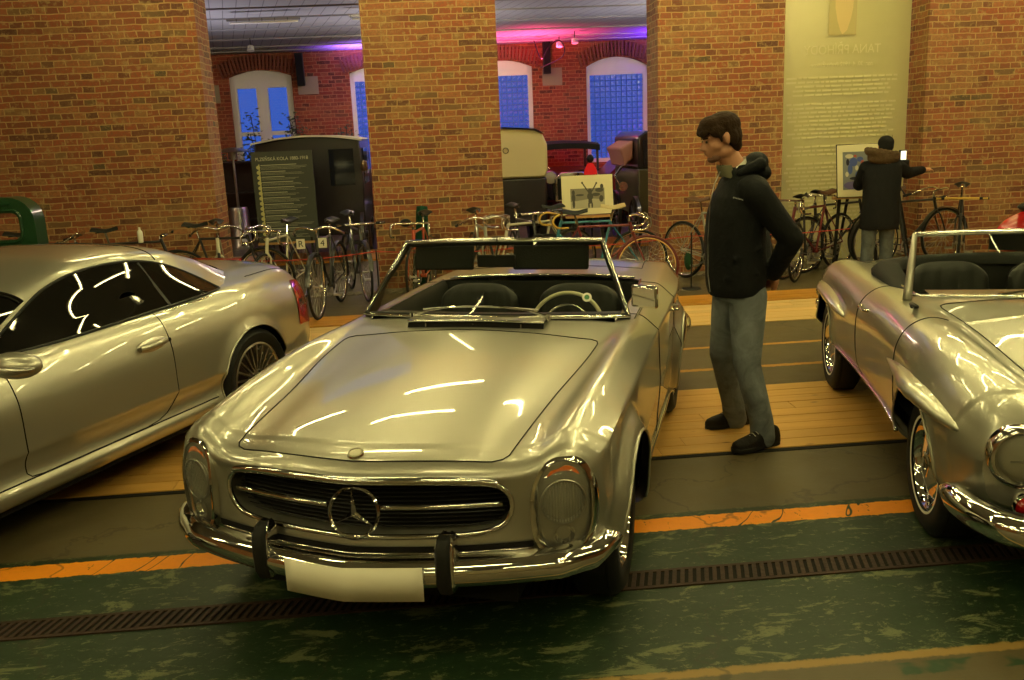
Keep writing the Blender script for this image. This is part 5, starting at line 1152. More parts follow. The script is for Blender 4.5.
def hand(m,wrist,dirv,palm_n,curl=.6,sc=1.0,thumb=1):
    """five separate fingers rooted in a palm; dirv from wrist to knuckles, palm_n out of the palm"""
    d=V(dirv).normalized(); n=V(palm_n).normalized(); s=d.cross(n).normalized(); w=V(wrist)
    for k in range(5): m.ball(w+d*.045*sc+s*(k-2)*.016*sc,(.018*sc,.018*sc,.018*sc),8)
    m.limb(w,w+d*.07*sc,.024*sc,.022*sc,10); m.limb(w+s*.02*sc,w+d*.085*sc+s*.028*sc,.018*sc,.014*sc,8); m.limb(w-s*.02*sc,w+d*.08*sc-s*.028*sc,.018*sc,.014*sc,8)
    for k,(o,L) in enumerate(((-.030,.060),(-.010,.070),(.011,.074),(.031,.066))):
        p=w+d*(.085)*sc+s*o*sc; a=curl*.5; r=.0085*sc
        for q in range(3):
            dd=(d*math.cos(a)+n*math.sin(a)); e=p+dd*L*sc*(.45,.32,.25)[q]; m.limb(p,e,r,r*.9,8); p=e; a+=curl; r*=.92
    p=w+d*.02*sc+s*.026*sc*thumb; e=p+(d*.6+s*.8*thumb+n*.3).normalized()*.04*sc; m.limb(p,e,.011*sc,.010*sc,8); m.limb(e,e+(d*.9+n*.4+s*.2*thumb).normalized()*.03*sc,.010*sc,.008*sc,8)
def shoe(parent,heel,toe,mat,name='shoe'):
    heel=V(heel); toe=V(toe); d=(toe-heel); L=d.length; d.normalize(); s=V((-d.y,d.x,0)); sh=empty(name,(0,0,0)); sh.parent=parent
    m=MB(); G=[]
    P=[(0,.034,.085),(.06,.040,.095),(.25,.040,.10),(.42,.044,.085),(.62,.050,.062),(.80,.048,.050),(.93,.036,.040),(1.0,.012,.028)]
    for t,w,h in P: G.append([heel+d*(t*L)+s*(w*math.cos(a))+V((0,0,.022+h*max(0,math.sin(a))**.75)) for a in rng(-.35,PI+.35,13)])
    m.grid(G); m.f.append(tuple(range(13))); m.m.append(0); m.f.append(tuple(range(13*7,13*8))); m.m.append(0); m.build('upper',mat,sh,smooth=70)
    m=MB(); R=[heel+d*(t*L)+s*w for t,w in ((-.01,.0),(.0,.034),(.1,.042),(.3,.040),(.45,.044),(.65,.053),(.82,.050),(.95,.036),(1.02,.0))]+[heel+d*(t*L)-s*w for t,w in ((.95,.036),(.82,.050),(.65,.053),(.45,.044),(.3,.040),(.1,.042),(.0,.034))]
    m.prism([(p.x,p.y) for p in R],heel.z+.001,heel.z+.028,'xy'); m.build('sole',M['rubber'],sh,bevel=.004)
    m=MB()
    for k in range(5):
        t=.36+k*.065; z=heel.z+.022+(.098-k*.010); c=heel+d*(t*L); m.tube([c+s*.026+V((0,0,z-heel.z-.008)),c+V((0,0,z-heel.z+.003)),c-s*.026+V((0,0,z-heel.z-.008))],.0028,5)
    c=heel+d*(.34*L)+V((0,0,.118)); m.tube(cr([c,c+s*.03+V((0,0,.006))-d*.0,c+s*.04-V((0,0,.02))],4),.0028,5); m.tube(cr([c,c-s*.03+V((0,0,.006)),c-s*.04-V((0,0,.02))],4),.0028,5)
    m.build('laces',M['lace'],sh)
def headf(m,c,f,up=V((0,0,1)),sc=1.0):
    """head built on the centre c facing f: skull, brow, eye sockets, nose, lips, chin, jaw, ears"""
    f=V(f).normalized(); s=up.cross(f).normalized(); u=f.cross(s).normalized(); R=Matrix((s,f,u)).transposed()
    P=lambda a,b,d: V(c)+(s*a+f*b+u*d)*sc
    E=lambda a,b,d,r: m.ball(P(a,b,d),tuple(q*sc for q in r),14,R)
    E(0,-.012,.035,(.076,.096,.088)); E(0,.030,-.035,(.060,.064,.080)); E(0,.050,-.088,(.036,.034,.026)); E(0,.075,.018,(.052,.018,.012))
    for q in (1,-1):
        E(q*.048,.045,-.030,(.022,.030,.026)); E(q*.045,.0,-.065,(.018,.045,.030)); m.ball(P(q*.077,-.008,-.005),(.010*sc,.018*sc,.030*sc),10,R); m.ball(P(q*.080,-.016,.006),(.009*sc,.012*sc,.018*sc),8,R)
        m.ball(P(q*.030,.078,.000),(.013*sc,.010*sc,.009*sc),8,R)
        E(q*.011,.098,-.036,(.009,.010,.008))
    m.limb(P(0,.086,.010),P(0,.112,-.030),.009*sc,.012*sc,8); E(0,.090,-.058,(.022,.012,.006)); E(0,.087,-.067,(.019,.012,.006)); E(0,.080,-.048,(.026,.015,.014))
    return P,R
# ---- standing man, facing left towards the open car, hands behind his back
mn=empty('person',(1.72,4.98,0)); O=V((1.72,4.98,0)); tag(mn,'dark-haired man in black jacket and jeans standing in profile, hands behind his back','person')
L=lambda x,y,z: V((x,y,z))-O
m=MB(); hc=L(1.558,4.99,1.742); fdir=V((-1,-.05,-.20)); P,R=headf(m,hc,fdir,sc=1.03)
m.limb(L(1.60,5.0,1.66),L(1.665,5.0,1.545),.058,.066,14); m.limb(L(1.665,5.0,1.545),L(1.67,5.0,1.44),.066,.09,14)
m.limb(L(1.67,4.86,1.45),L(1.67,5.14,1.45),.045,.045); m.limb(L(1.665,5,1.40),L(1.66,5,1.05),.12,.125,16); m.limb(L(1.66,4.93,1.0),L(1.66,5.07,1.0),.10,.10)
for (h_,k_,a_) in ((L(1.695,4.905,.92),L(1.682,4.865,.50),L(1.768,4.853,.10)),(L(1.660,5.085,.92),L(1.625,5.13,.50),L(1.715,5.20,.10))): m.limb(h_,k_,.062,.045,12); m.limb(k_,a_,.045,.036,12)
for (s_,e_,w_) in ((L(1.70,4.82,1.43),L(1.875,4.765,1.19),L(1.855,4.94,.985)),(L(1.70,5.17,1.43),L(1.86,5.24,1.19),L(1.865,5.06,.975))): m.limb(s_,e_,.040,.036,10); m.limb(e_,w_,.036,.026,10)
hand(m,L(1.855,4.94,.985),(.25,.75,-.55),(-.9,.1,.1),.7); hand(m,L(1.868,5.06,.975),(.25,-.75,-.5),(-.9,.1,.1),.7,thumb=-1)
remesh(m.build('body',M['skin'],mn,merge=0,smooth=180),.0075,4,.45)
# hair: cap with a swept fringe, open over the ear
m=MB(); E=lambda a,b,d,r: m.ball(P(a,b,d),tuple(q*1.03 for q in r),14,R)
E(0,-.024,.062,(.084,.100,.078)); E(0,-.058,.008,(.076,.062,.080)); E(0,-.070,-.045,(.058,.040,.045)); E(0,.036,.086,(.074,.066,.046)); E(0,.074,.066,(.066,.040,.034)); E(.02,.094,.050,(.046,.022,.024)); E(-.025,.090,.052,(.042,.024,.022))
for q in (1,-1): E(q*.066,.030,.046,(.018,.046,.034)); E(q*.074,-.046,.0,(.014,.026,.044)); E(q*.076,.022,.008,(.006,.010,.026))
remesh(m.build('hair',M['hair'],mn,merge=0,smooth=180),.006,3)
m=MB()
for q in (1,-1): m.ball(P(q*.030,.0875,.003),(.0075,)*3,10)
m.build('eyes',simple('eye_dark',(.05,.04,.03),.2),mn)
m=MB(); 
for q in (1,-1): m.limb(P(q*.014,.096,.022),P(q*.044,.082,.022),.0045,.0035,6)
m.build('eyebrows',M['hair'],mn)
m=MB(); m.ball(P(0,.062,-.094),(.039,.029,.022),12,R)
for q in (1,-1): m.ball(P(q*.030,.048,-.086),(.020,.030,.020),12,R)
m.build('short_beard',simple('beard_stubble',(.16,.075,.045),.9),mn)
# jacket
def torso(m,rings,n=28):
    G=[]
    for (x,y,z,rx,ry,tw) in rings:
        G.append([V((x,y,z))+V((rx*math.cos(a)*abs(math.cos(a))**-.18*abs(math.cos(a))**.18,ry*math.sin(a),tw*math.cos(a))) for a in [2*PI*k/n for k in range(n)]])
    b=len(m.v); m.grid(G,cv=True); m.f.append(tuple(range(b,b+n))); m.m.append(0); e=len(m.v); m.f.append(tuple(range(e-n,e))); m.m.append(0)
m=MB(); q=lambda x,y,z,rx,ry,tw=0:(x-O.x,y-O.y,z,rx,ry,tw)
torso(m,[q(1.660,5.0,.885,.150,.205,.012),q(1.655,5.0,.93,.162,.215),q(1.652,5.0,1.05,.165,.215),q(1.648,5.0,1.20,.166,.212),q(1.655,5.0,1.33,.158,.215),q(1.668,5.0,1.43,.140,.212),q(1.682,5.0,1.495,.115,.185),q(1.688,5.0,1.545,.088,.12),q(1.680,5.0,1.585,.070,.085),q(1.665,5.0,1.60,.060,.075)])
for (s_,e_,w_) in ((L(1.695,4.80,1.455),L(1.885,4.770,1.20),L(1.845,4.915,1.00)),(L(1.695,5.19,1.455),L(1.865,5.235,1.20),L(1.855,5.08,.99))):
    m.limb(s_,(s_+e_)/2,.080,.072,16); m.limb((s_+e_)/2,e_,.072,.066,16); m.limb(e_,w_,.066,.050,16)
m.limb(L(1.62,4.93,1.56),L(1.575,4.985,1.60),.018,.014,8); m.limb(L(1.62,5.07,1.56),L(1.575,5.02,1.60),.018,.014,8)
for yy in (4.83,5.165): m.ball(L(1.690,yy,1.468),(.092,.085,.082),16)
# sleeve and waist folds
for a,b,r in ((L(1.80,4.735,1.31),L(1.90,4.72,1.26),.012),(L(1.83,4.715,1.23),L(1.93,4.74,1.22),.012),(L(1.90,4.74,1.13),L(1.83,4.80,1.08),.012),(L(1.58,4.80,1.10),L(1.74,4.80,1.16),.012),(L(1.54,4.83,.99),L(1.72,4.79,1.02),.011)): m.limb(a,b,r,r*.6,8)
jk=remesh(m.build('jacket',M['jacket'],mn,merge=0,smooth=180),.0095,5)
m=MB(); m.ball(L(1.765,5.0,1.605),(.062,.105,.060),16,Matrix.Rotation(-.35,3,'Y')); m.limb(L(1.75,4.89,1.60),L(1.64,4.905,1.555),.036,.022,12); m.limb(L(1.75,5.11,1.60),L(1.64,5.095,1.555),.036,.022,12); m.ball(L(1.785,5,1.55),(.055,.12,.05),16); m.ball(L(1.735,5,1.575),(.07,.115,.045),16)
remesh(m.build('jacket_hood',M['jacket'],mn,merge=0,smooth=180),.009,4)
m=MB(); G=[]
for a in rng(math.radians(100),math.radians(260),22):
    c=L(1.632,5.0,1.575); G.append([c+V((.072*math.cos(a)-.0,.072*math.sin(a),-.055-.02*math.cos(a))),c+V((.078*math.cos(a)-.012,.074*math.sin(a),.010)),c+V((.074*math.cos(a)-.015,.070*math.sin(a),.025)),c+V((.068*math.cos(a)-.012,.064*math.sin(a),.0))])
m.grid(G); m.build('fleece_collar',M['collar'],mn)
m=MB(); G=[]
for a in rng(math.radians(-100),math.radians(100),22):
    c=L(1.640,5.0,1.585); G.append([c+V((.068*math.cos(a),.072*math.sin(a),-.02+.035*math.cos(a))),c+V((.062*math.cos(a),.067*math.sin(a),.012+.045*math.cos(a)))])
m.grid(G); m.build('shirt_neckline',M['white'],mn)
m=MB(); m.tube([L(1.565,4.978,1.585),L(1.520,4.972,1.50),L(1.497,4.97,1.40),L(1.487,4.97,1.20),L(1.487,4.97,1.0),L(1.50,4.97,.90)],.0035,5); m.build('zip',M['satin'],jk)
m=MB()
for k,(w_,h_) in enumerate(((.006,.010),(.005,.007),(.006,.007),(.003,.010),(.006,.007),(.005,.007),(.006,.010))): m.box(L(1.575+k*.0078,4.803-.0015*k,1.435-.0022*k),(w_*.9,.004,h_*.8),Matrix.Rotation(.28,3,'Y'))
m.build('chest_logo',M['logo'],jk,smooth=0)
# jeans
m=MB()
torso(m,[q(1.66,5.0,1.00,.125,.17),q(1.665,5.0,.93,.135,.185),q(1.670,5.0,.85,.132,.187)])
for (h_,k_,a_,c_) in ((L(1.695,4.905,.88),L(1.682,4.865,.50),L(1.768,4.853,.16),L(1.778,4.85,.055)),(L(1.660,5.085,.88),L(1.625,5.13,.50),L(1.715,5.20,.16),L(1.735,5.215,.055))):
    m.limb(h_,h_*.5+k_*.5,.108,.095,16); m.limb(h_*.5+k_*.5,k_,.094,.078,16); m.limb(k_,a_,.076,.067,16); m.limb(a_,c_,.068,.071,16)
    for t,dz in ((.12,.0),(.2,.02),(.86,.0),(.93,.01)):
        p=k_*(1-t)+a_*t; m.limb(p+V((-.055,-.03,dz)),p+V((.05,-.035,-.02+dz)),.016,.010,8)
o=m.build('jeans',M['denim'],mn,merge=0,smooth=180); remesh(o,.010,5)
shoe(mn,L(1.865,4.868,.008),L(1.570,4.755,.008),M['shoe']); shoe(mn,L(1.835,5.265,.008),L(1.545,5.195,.008),M['shoe'])
# ---- cameraman with his back to us
cmn=empty('person',(4.94,9.9,0)); O=V((4.86,9.9,0)); tag(cmn,'cameraman in a black parka with fur-trimmed hood seen from behind, one arm stretched right','person')
m=MB(); P,R=headf(m,L(4.955,10.06,1.475),V((.25,1,-.05)),sc=.98)
m.limb(L(4.93,10.02,1.40),L(4.90,9.97,1.30),.045,.05,12); m.limb(L(4.88,9.95,1.28),L(4.84,9.9,.80),.13,.13,14)
for s in (-1,1): m.limb(L(4.83+s*.10,9.9,.80),L(4.83+s*.11,9.9,.45),.08,.06,12); m.limb(L(4.83+s*.11,9.9,.45),L(4.83+s*.12,9.93,.09),.055,.04,12)
m.limb(L(5.06,9.98,1.27),L(5.24,10.08,1.17),.045,.04,10); m.limb(L(5.24,10.08,1.17),L(5.44,10.12,1.20),.036,.028,10); hand(m,L(5.44,10.12,1.20),(1,.1,.05),(0,.2,-1),.8)
m.limb(L(4.70,10.0,1.27),L(4.72,10.2,1.05),.045,.04,10); m.limb(L(4.72,10.2,1.05),L(4.95,10.35,1.15),.036,.028,10); hand(m,L(4.95,10.35,1.15),(.9,.4,.1),(0,.2,-1),.8)
remesh(m.build('body',M['skin'],cmn,merge=0,smooth=180),.010,3)
m=MB(); m.ball(P(0,-.008,.050),(.088,.102,.082),18,R); m.ball(P(0,-.03,.0),(.082,.078,.06),14,R); remesh(m.build('knit_cap',M['blackmat'],cmn,merge=0,smooth=180),.010,3)
m=MB(); torso(m,[q(4.84,9.9,.585,.215,.17),q(4.84,9.9,.66,.222,.175),q(4.845,9.9,.80,.205,.165),q(4.86,9.92,.98,.205,.165),q(4.87,9.94,1.15,.215,.165),q(4.88,9.96,1.28,.205,.150),q(4.90,9.98,1.36,.150,.12),q(4.91,10.0,1.41,.09,.09)])
m.limb(L(5.05,9.98,1.27),L(5.23,10.07,1.175),.078,.070,14); m.limb(L(5.23,10.07,1.175),L(5.42,10.11,1.20),.066,.048,14); m.limb(L(4.71,10.0,1.26),L(4.715,10.17,1.06),.078,.068,14); m.limb(L(4.715,10.17,1.06),L(4.90,10.31,1.13),.066,.048,14)
remesh(m.build('parka',M['parka'],cmn,merge=0,smooth=180),.012,5)
m=MB(); random.seed(5)
for k in range(80):
    a=math.radians(200*k/79+170); c=L(4.84,9.90,1.385); m.ball(c+V((.165*math.cos(a)+random.uniform(-.012,.012),.085*math.sin(a)+random.uniform(-.012,.012),.030+.028*math.sin(k*.7)*.5-.03*math.cos(a))),(.040,.034,.038),6)
m.ball(L(4.86,9.90,1.37),(.19,.12,.085),14)
remesh(m.build('fur_hood_trim',M['fur'],cmn,merge=0,smooth=180),.010,1)
m=MB()
for s in (-1,1): m.limb(L(4.83+s*.095,9.9,.78),L(4.83+s*.105,9.9,.45),.098,.078,14); m.limb(L(4.83+s*.105,9.9,.45),L(4.83+s*.115,9.92,.10),.076,.068,14)
remesh(m.build('jeans',M['denim_dark'],cmn,merge=0,smooth=180),.012,4)
for s in (-1,1): shoe(cmn,L(4.83+s*.115,9.86,.0),L(4.84+s*.13,10.15,.0),M['shoe'])
# ---- camera on its tripod
cam_=empty('video_camera',(5.27,10.22,1.24)); tag(cam_,'black video camera with a small lit white panel, standing on the tripod before the cameraman','camera')
m=MB(); m.box((0,.02,.0),(.12,.34,.17)); m.box((.0,.26,.01),(.10,.16,.12)); m.build('camera_body',M['black'],cam_,bevel=.012)
MB().lathe([(0,0),(.05,0),(.055,.10),(.065,.12),(.0,.12)],(0,.32,.01),(0,1,0),20).build('lens_barrel',M['black'],cam_)
MB().box((.0,-.10,.125),(.085,.03,.14)).build('panel_housing',M['black'],cam_,bevel=.005)
MB().box((.0,-.118,.125),(.062,.004,.115)).build('lit_panel',emit('lit_panel',(1,.95,.62),1.6),cam_,smooth=0); MB().cyl((-.08,-.02,.06),(-.095,-.02,.36),.003,n=6).build('aerial',M['black'],cam_)
MB().tube([(-.03,-.08,.1),(-.03,.0,.16),(-.03,.12,.16),(-.03,.16,.1)],.010,8).build('carry_handle',M['black'],cam_)
tp=empty('tripod',(5.27,10.24,0)); tag(tp,'black camera tripod with its legs spread beside the cameraman','tripod')
MB().cyl((0,0,.95),(0,0,1.12),.035,n=14).build('head',M['black'],tp); MB().tube([(0,-.02,1.06),(.0,-.25,.92)],.008,6).build('pan_handle',M['black'],tp)
for a in (-90,30,150):
    d=V((math.cos(math.radians(a)),math.sin(math.radians(a)),0)); m=MB(); m.tube([V((0,0,.98))+d*.04,d*.24+V((0,0,.45))],.018,8); m.tube([d*.24+V((0,0,.45)),d*.40+V((0,0,.01))],.012,8); m.build('leg',M['black'],tp)
# ---------------------------------------------------------------- pictures, signs, banner
def frame_pic(name,x,y,z,w,h,rz,lean,label,cat):
    r=empty(name,(x,y,z),rz); r.rotation_euler=(lean,0,rz); tag(r,label,cat); return r
M['mount']=simple('cream_mount_board',(.66,.60,.38),.8); M['bwdark']=simple('photo_dark_grey',(.05,.045,.035),.7); M['bwmid']=simple('photo_mid_grey',(.19,.17,.12),.7); M['bwlight']=simple('photo_light_grey',(.38,.35,.24),.7)
M['easel']=simple('black_easel_wood',(.014,.012,.010),.7); M['pine']=simple('pine_ledge',(.40,.22,.07),.6)
def easel(x,y,label,h=1.4,ledge=.84,w=.42,mat=None):
    e=empty('easel',(x,y,0)); tag(e,label,'easel')
    for s in (-1,1): MB().bar((s*w*.55,0,0),(s*w*.30,.10,h),.035,.022,up=(0,1,0)).build('leg',mat or M['easel'],e,smooth=0)
    MB().bar((0,.55,0),(0,.12,h*.93),.03,.022,up=(0,1,0)).build('leg',mat or M['easel'],e,smooth=0)
    MB().b2((-w*.62,-.045,ledge-.03),(w*.62,.03,ledge)).build('ledge',M['pine'],e,smooth=0); return e
easel(1.735,10.62,'easel holding the black and white photograph behind the open car',1.2,.835)
p=frame_pic('photograph',1.735,10.60,1.07,.60,.45,0,-.12,'black and white photograph of a cyclist with raised arms on a cream mount','picture')
MB().box((0,0,0),(.60,.012,.45)).build('mount',M['mount'],p,smooth=0); MB().tube([(-.30,-.002,-.225),(.30,-.002,-.225),(.30,-.002,.225),(-.30,-.002,.225)],.004,4,closed=True).build('frame',M['black'],p)
m=MB(); m.add([(-.20,-.008,-.155),(.20,-.008,-.155),(.20,-.008,.075),(-.20,-.008,.075)],[(0,1,2,3)]); m.build('print_ground',M['bwmid'],p,smooth=0)
m=MB(); m.add([(-.20,-.0085,-.155),(.20,-.0085,-.155),(.20,-.0085,-.06),(.05,-.0085,-.045),(-.2,-.0085,-.075)],[(0,1,2,3,4)]); m.build('print_road',M['bwlight'],p,smooth=0)
m=MB()
def blobs(m,L_,y):
    for (x,z,rx,rz_) in L_:
        n=12; m.add([(x+rx*math.cos(2*PI*k/n),y,z+rz_*math.sin(2*PI*k/n)) for k in range(n)],[tuple(range(n))])
blobs(m,[(.03,.04,.028,.030),(.03,-.02,.036,.045),(.03,-.075,.024,.03),(.012,-.12,.010,.035),(.05,-.12,.010,.035),(-.165,.03,.018,.03),(-.165,-.03,.022,.05),(-.165,-.10,.016,.05),(.14,.05,.05,.025),(.17,.09,.02,.03),(.10,-.0,.05,.02),(.16,-.05,.025,.04),(-.09,.0,.05,.012)],-.009)
m.bar((.005,-.009,.04),(-.055,-.009,.135),.014,.001,up=(0,1,0)); m.bar((.055,-.009,.04),(.105,-.009,.125),.014,.001,up=(0,1,0)); blobs(m,[(-.058,.140,.011,.013),(.108,.130,.011,.013)],-.009)
m.build('print_figures',M['bwdark'],p,smooth=0)
easel(5.0,10.62,'black easel holding the colour photograph beside the cameraman',1.45,.90,.50)
p=frame_pic('photograph',4.97,10.58,1.20,.5,.6,0,-.12,'colour photograph of racing cyclists in a black frame, half hidden by the cameraman','picture')
MB().box((0,0,0),(.52,.012,.61)).build('mount',M['mount'],p,smooth=0); MB().tube([(-.26,-.002,-.305),(.26,-.002,-.305),(.26,-.002,.305),(-.26,-.002,.305)],.009,4,closed=True).build('frame',M['black'],p)
m=MB(); m.add([(-.19,-.008,-.22),(.19,-.008,-.22),(.19,-.008,.22),(-.19,-.008,.22)],[(0,1,2,3)]); m.build('print_ground',simple('print_grey_blue',(.16,.17,.17),.6),p,smooth=0)
for nm,c,L_ in (('print_blue',(.04,.07,.25),[(-.06,.10,.05,.05),(-.10,.02,.03,.06),(.02,.13,.04,.03),(-.01,-.05,.03,.04)]),('print_violet',(.10,.08,.20),[(-.08,-.17,.10,.045),(.08,-.17,.10,.045)]),('print_pale',(.5,.45,.33),[(-.11,.17,.05,.025),(.10,.05,.04,.05),(-.02,.03,.02,.03),(-.14,-.04,.02,.03),(.05,-.08,.03,.02)]),('print_red',(.40,.06,.03),[(.05,.09,.022,.03),(.03,-.02,.02,.03),(-.04,.17,.02,.015)]),('print_dark',(.02,.02,.03),[(-.05,-.09,.06,.018),(.10,-.06,.04,.02),(-.13,.10,.02,.04)])):
    m=MB(); blobs(m,L_,-.0085-.0004*len(p.children)); m.build(nm,simple(nm,c,.6),p,smooth=0)
# exhibition board
M['board']=simple('charcoal_board',(.055,.062,.050),.8); M['boardtext']=simple('pale_board_lettering',(.52,.52,.38),.8); M['boardyel']=simple('pale_yellow_cogs',(.55,.52,.22),.8)
b=empty('exhibition_board',(-2.03,12.55,0)); b.rotation_euler=(0,0,-.02); tag(b,'charcoal exhibition text board headed PLZEŇSKÁ KOLA in front of the black carriage','board')
MB().box((0,0,1.10),(.80,.02,1.20)).build('panel',M['board'],b,smooth=0)
for s in (-1,1): MB().b2((s*.3-.015,-.02,0),(s*.3+.015,.06,.55)).build('leg',M['easel'],b,smooth=0)
MB().b2((-.42,-.03,.47),(.42,.03,.50)).build('ledge',M['pine'],b,smooth=0)
txt('PLZEŇSKÁ KOLA 1880-1918',.062,(.0,-.0125,1.585),(PI/2,0,0),M['boardtext'],b,'lettering',sx=.92)
m=MB(); random.seed(11); z=1.53
while z>.56:
    n=random.choice((2,2,3,3)); m.b2((-.285,-.0125,z-.007),(-.285+random.uniform(.28,.50),-.011,z)); z-=.022
    for k in range(n):
        if z<.56: break
        m.b2((-.285,-.0125,z-.0026),(-.285+random.uniform(.42,.64),-.011,z)); z-=.0165
    z-=.014
tag(m.build('body_text',M['boardtext'],b,smooth=0,merge=0),kind='stuff')
m=MB(); m.b2((-.315,-.0125,.53),(-.298,-.011,1.54))
for k in range(15):
    z=1.50-k*.068; blobs(m,[(-.318,z,.026,.026)],-.0122)
m.build('cog_border',M['boardyel'],b,smooth=0,merge=0)
# big translucent banner between the right piers, its print showing through reversed
t=NT('translucent_banner_cloth'); g=t.n('NewGeometry').outputs['Position']; nz=t.noise(g,1.2,3); c=t.mix(nz,(.50,.46,.20),(.60,.55,.25)); d=t.n('BsdfDiffuse',{0:c}); tr=t.n('BsdfTranslucent',{0:c}); M['banner']=t.done(t.n('MixShader',{0:.35,1:d,2:tr}))
M['bprint']=simple('faint_banner_print',(.64,.585,.29),.9); M['bphoto']=simple('faint_portrait_ground',(.44,.37,.16),.9); M['bface']=simple('faint_portrait_face',(.58,.44,.20),.9)
bn=empty('hanging_banner',(5.20,11.62,0)); tag(bn,'tall translucent yellow-green text banner hanging between the two right brick piers','banner')
m=MB(); m.grid([[(x,.012*math.sin(x*5+z*.7),z) for z in rng(.0,4.1,20)] for x in rng(-.905,.87,30)]); o=m.build('cloth',M['banner'],bn,smooth=180)
yb=-.022
txt('TANA PŘÍHODY',.155,(-.02,yb,2.60),(PI/2,0,0),M['bprint'],bn,'lettering',mirror=True,sx=.88); txt('nar. 30. 4. 1912 Praha Žižkov',.075,(-.02,yb,2.45),(PI/2,0,0),M['bprint'],bn,'lettering',mirror=True,sx=.9)
m=MB(); random.seed(2); z=2.33
for blk_ in (5,9,3,8,6):
    for k in range(blk_):
        hw=random.uniform(.58,.72); x=-hw-.02
        while x<hw-.02: w_=random.uniform(.04,.14); m.b2((x,yb,z-.024),(min(x+w_,hw),yb+.001,z)); x+=w_+.018
        z-=.052
    z-=.06
tag(m.build('body_text',M['bprint'],bn,smooth=0,merge=0),kind='stuff')
MB().b2((-.21,yb,2.82),(.15,yb+.001,3.42)).build('portrait_ground',M['bphoto'],bn,smooth=0)
m=MB(); G=[(-.03,2.83),(.03,2.88),(.075,3.02),(.10,3.15),(.10,3.30),(.05,3.40),(-.08,3.40),(-.13,3.30),(-.13,3.15),(-.10,3.0),(-.06,2.88)]; m.add([(x,yb-.001,z) for x,z in G],[tuple(range(len(G)))]); m.build('portrait_face',M['bface'],bn,smooth=0)
# ---------------------------------------------------------------- old vehicles in the back hall
M['coach']=simple('black_coach_paint',(.012,.009,.010),.3,0,coat=.6); M['coachin']=simple('black_coach_glass',(.01,.012,.016),.06); M['cream']=simple('cream_van_paint',(.60,.52,.27),.4,0,coat=.4); M['tarp']=simple('cream_roof_edge',(.6,.55,.4),.7)
M['brass']=simple('lamp_brass',(.55,.45,.25),.25,1)
def cwheel(parent,x,y,r,n=12,w=.05,name='wheel',mat=None,axis=(1,0,0)):
    o=empty(name,(x,y,r)); o.parent=parent; m=MB(); m.lathe([(r-.05,-w/2),(r,-w/2),(r,w/2),(r-.05,w/2)],(0,0,0),axis,36,closed=True); m.build('rim',mat or M['coach'],o)
    m=MB(); A=V(axis); X=A.orthogonal().normalized(); Y=A.cross(X); m.cyl(-A*.06,A*.06,.05,n=12)
    for k in range(n): a=2*PI*k/n; m.cyl(X*.04*math.cos(a)+Y*.04*math.sin(a),(X*math.cos(a)+Y*math.sin(a))*(r-.03),.012,n=6)
    m.build('spokes',mat or M['coach'],o); return o
# black coach body behind the board
c=empty('closed_carriage',(-1.86,14.6,0)); tag(c,'tall closed black carriage with a pale-edged curved roof behind the text board','carriage')
roof=[(x,1.80+.085*(1-(x/.80)**2)) for x in rng(-.80,.80,17)]
m=MB(); prof=[(-.76,.42),(.70,.42),(.76,.55),(.78,1.2),(.76,1.80)]+[(x,z-.015) for x,z in roof[::-1][1:-1]]+[(-.76,1.80),(-.78,1.2)]; m.prism(prof,-.75,1.1); m.build('body_panels',M['coach'],c,smooth=30,bevel=.02)
m=MB(); m.grid([[(x,y,z+.01) for x,z in roof] for y in (-.82,-.80,1.15)]); m.grid([[(x,-.82,z+d) for x,z in roof] for d in (-.015,.012)]); m.build('roof',M['tarp'],c)
MB().b2((.30,-.757,1.15),(.66,-.752,1.68)).build('window',M['coachin'],c,smooth=0); MB().b2((.775,-.5,1.15),(.79,.3,1.68)).build('window',M['coachin'],c,smooth=0)
for sx in (-.72,.72): cwheel(c,sx,.75,.50); cwheel(c,sx,-.55,.40)
m=MB(); m.tube([(.55,-.75,.60),(.55,-.95,.62),(.55,-1.0,.75)],.02,8); m.b2((.30,-1.0,.30),(.72,-.75,.34)); m.build('step',M['coach'],c)
for k in (0,1): MB().lathe([(0,0),(.05,.0),(.06,.05),(.045,.14),(0,.16)],(.80-.0*k,-.72,1.35),(0,0,1),14).build('side_lamp',M['brass'],c)
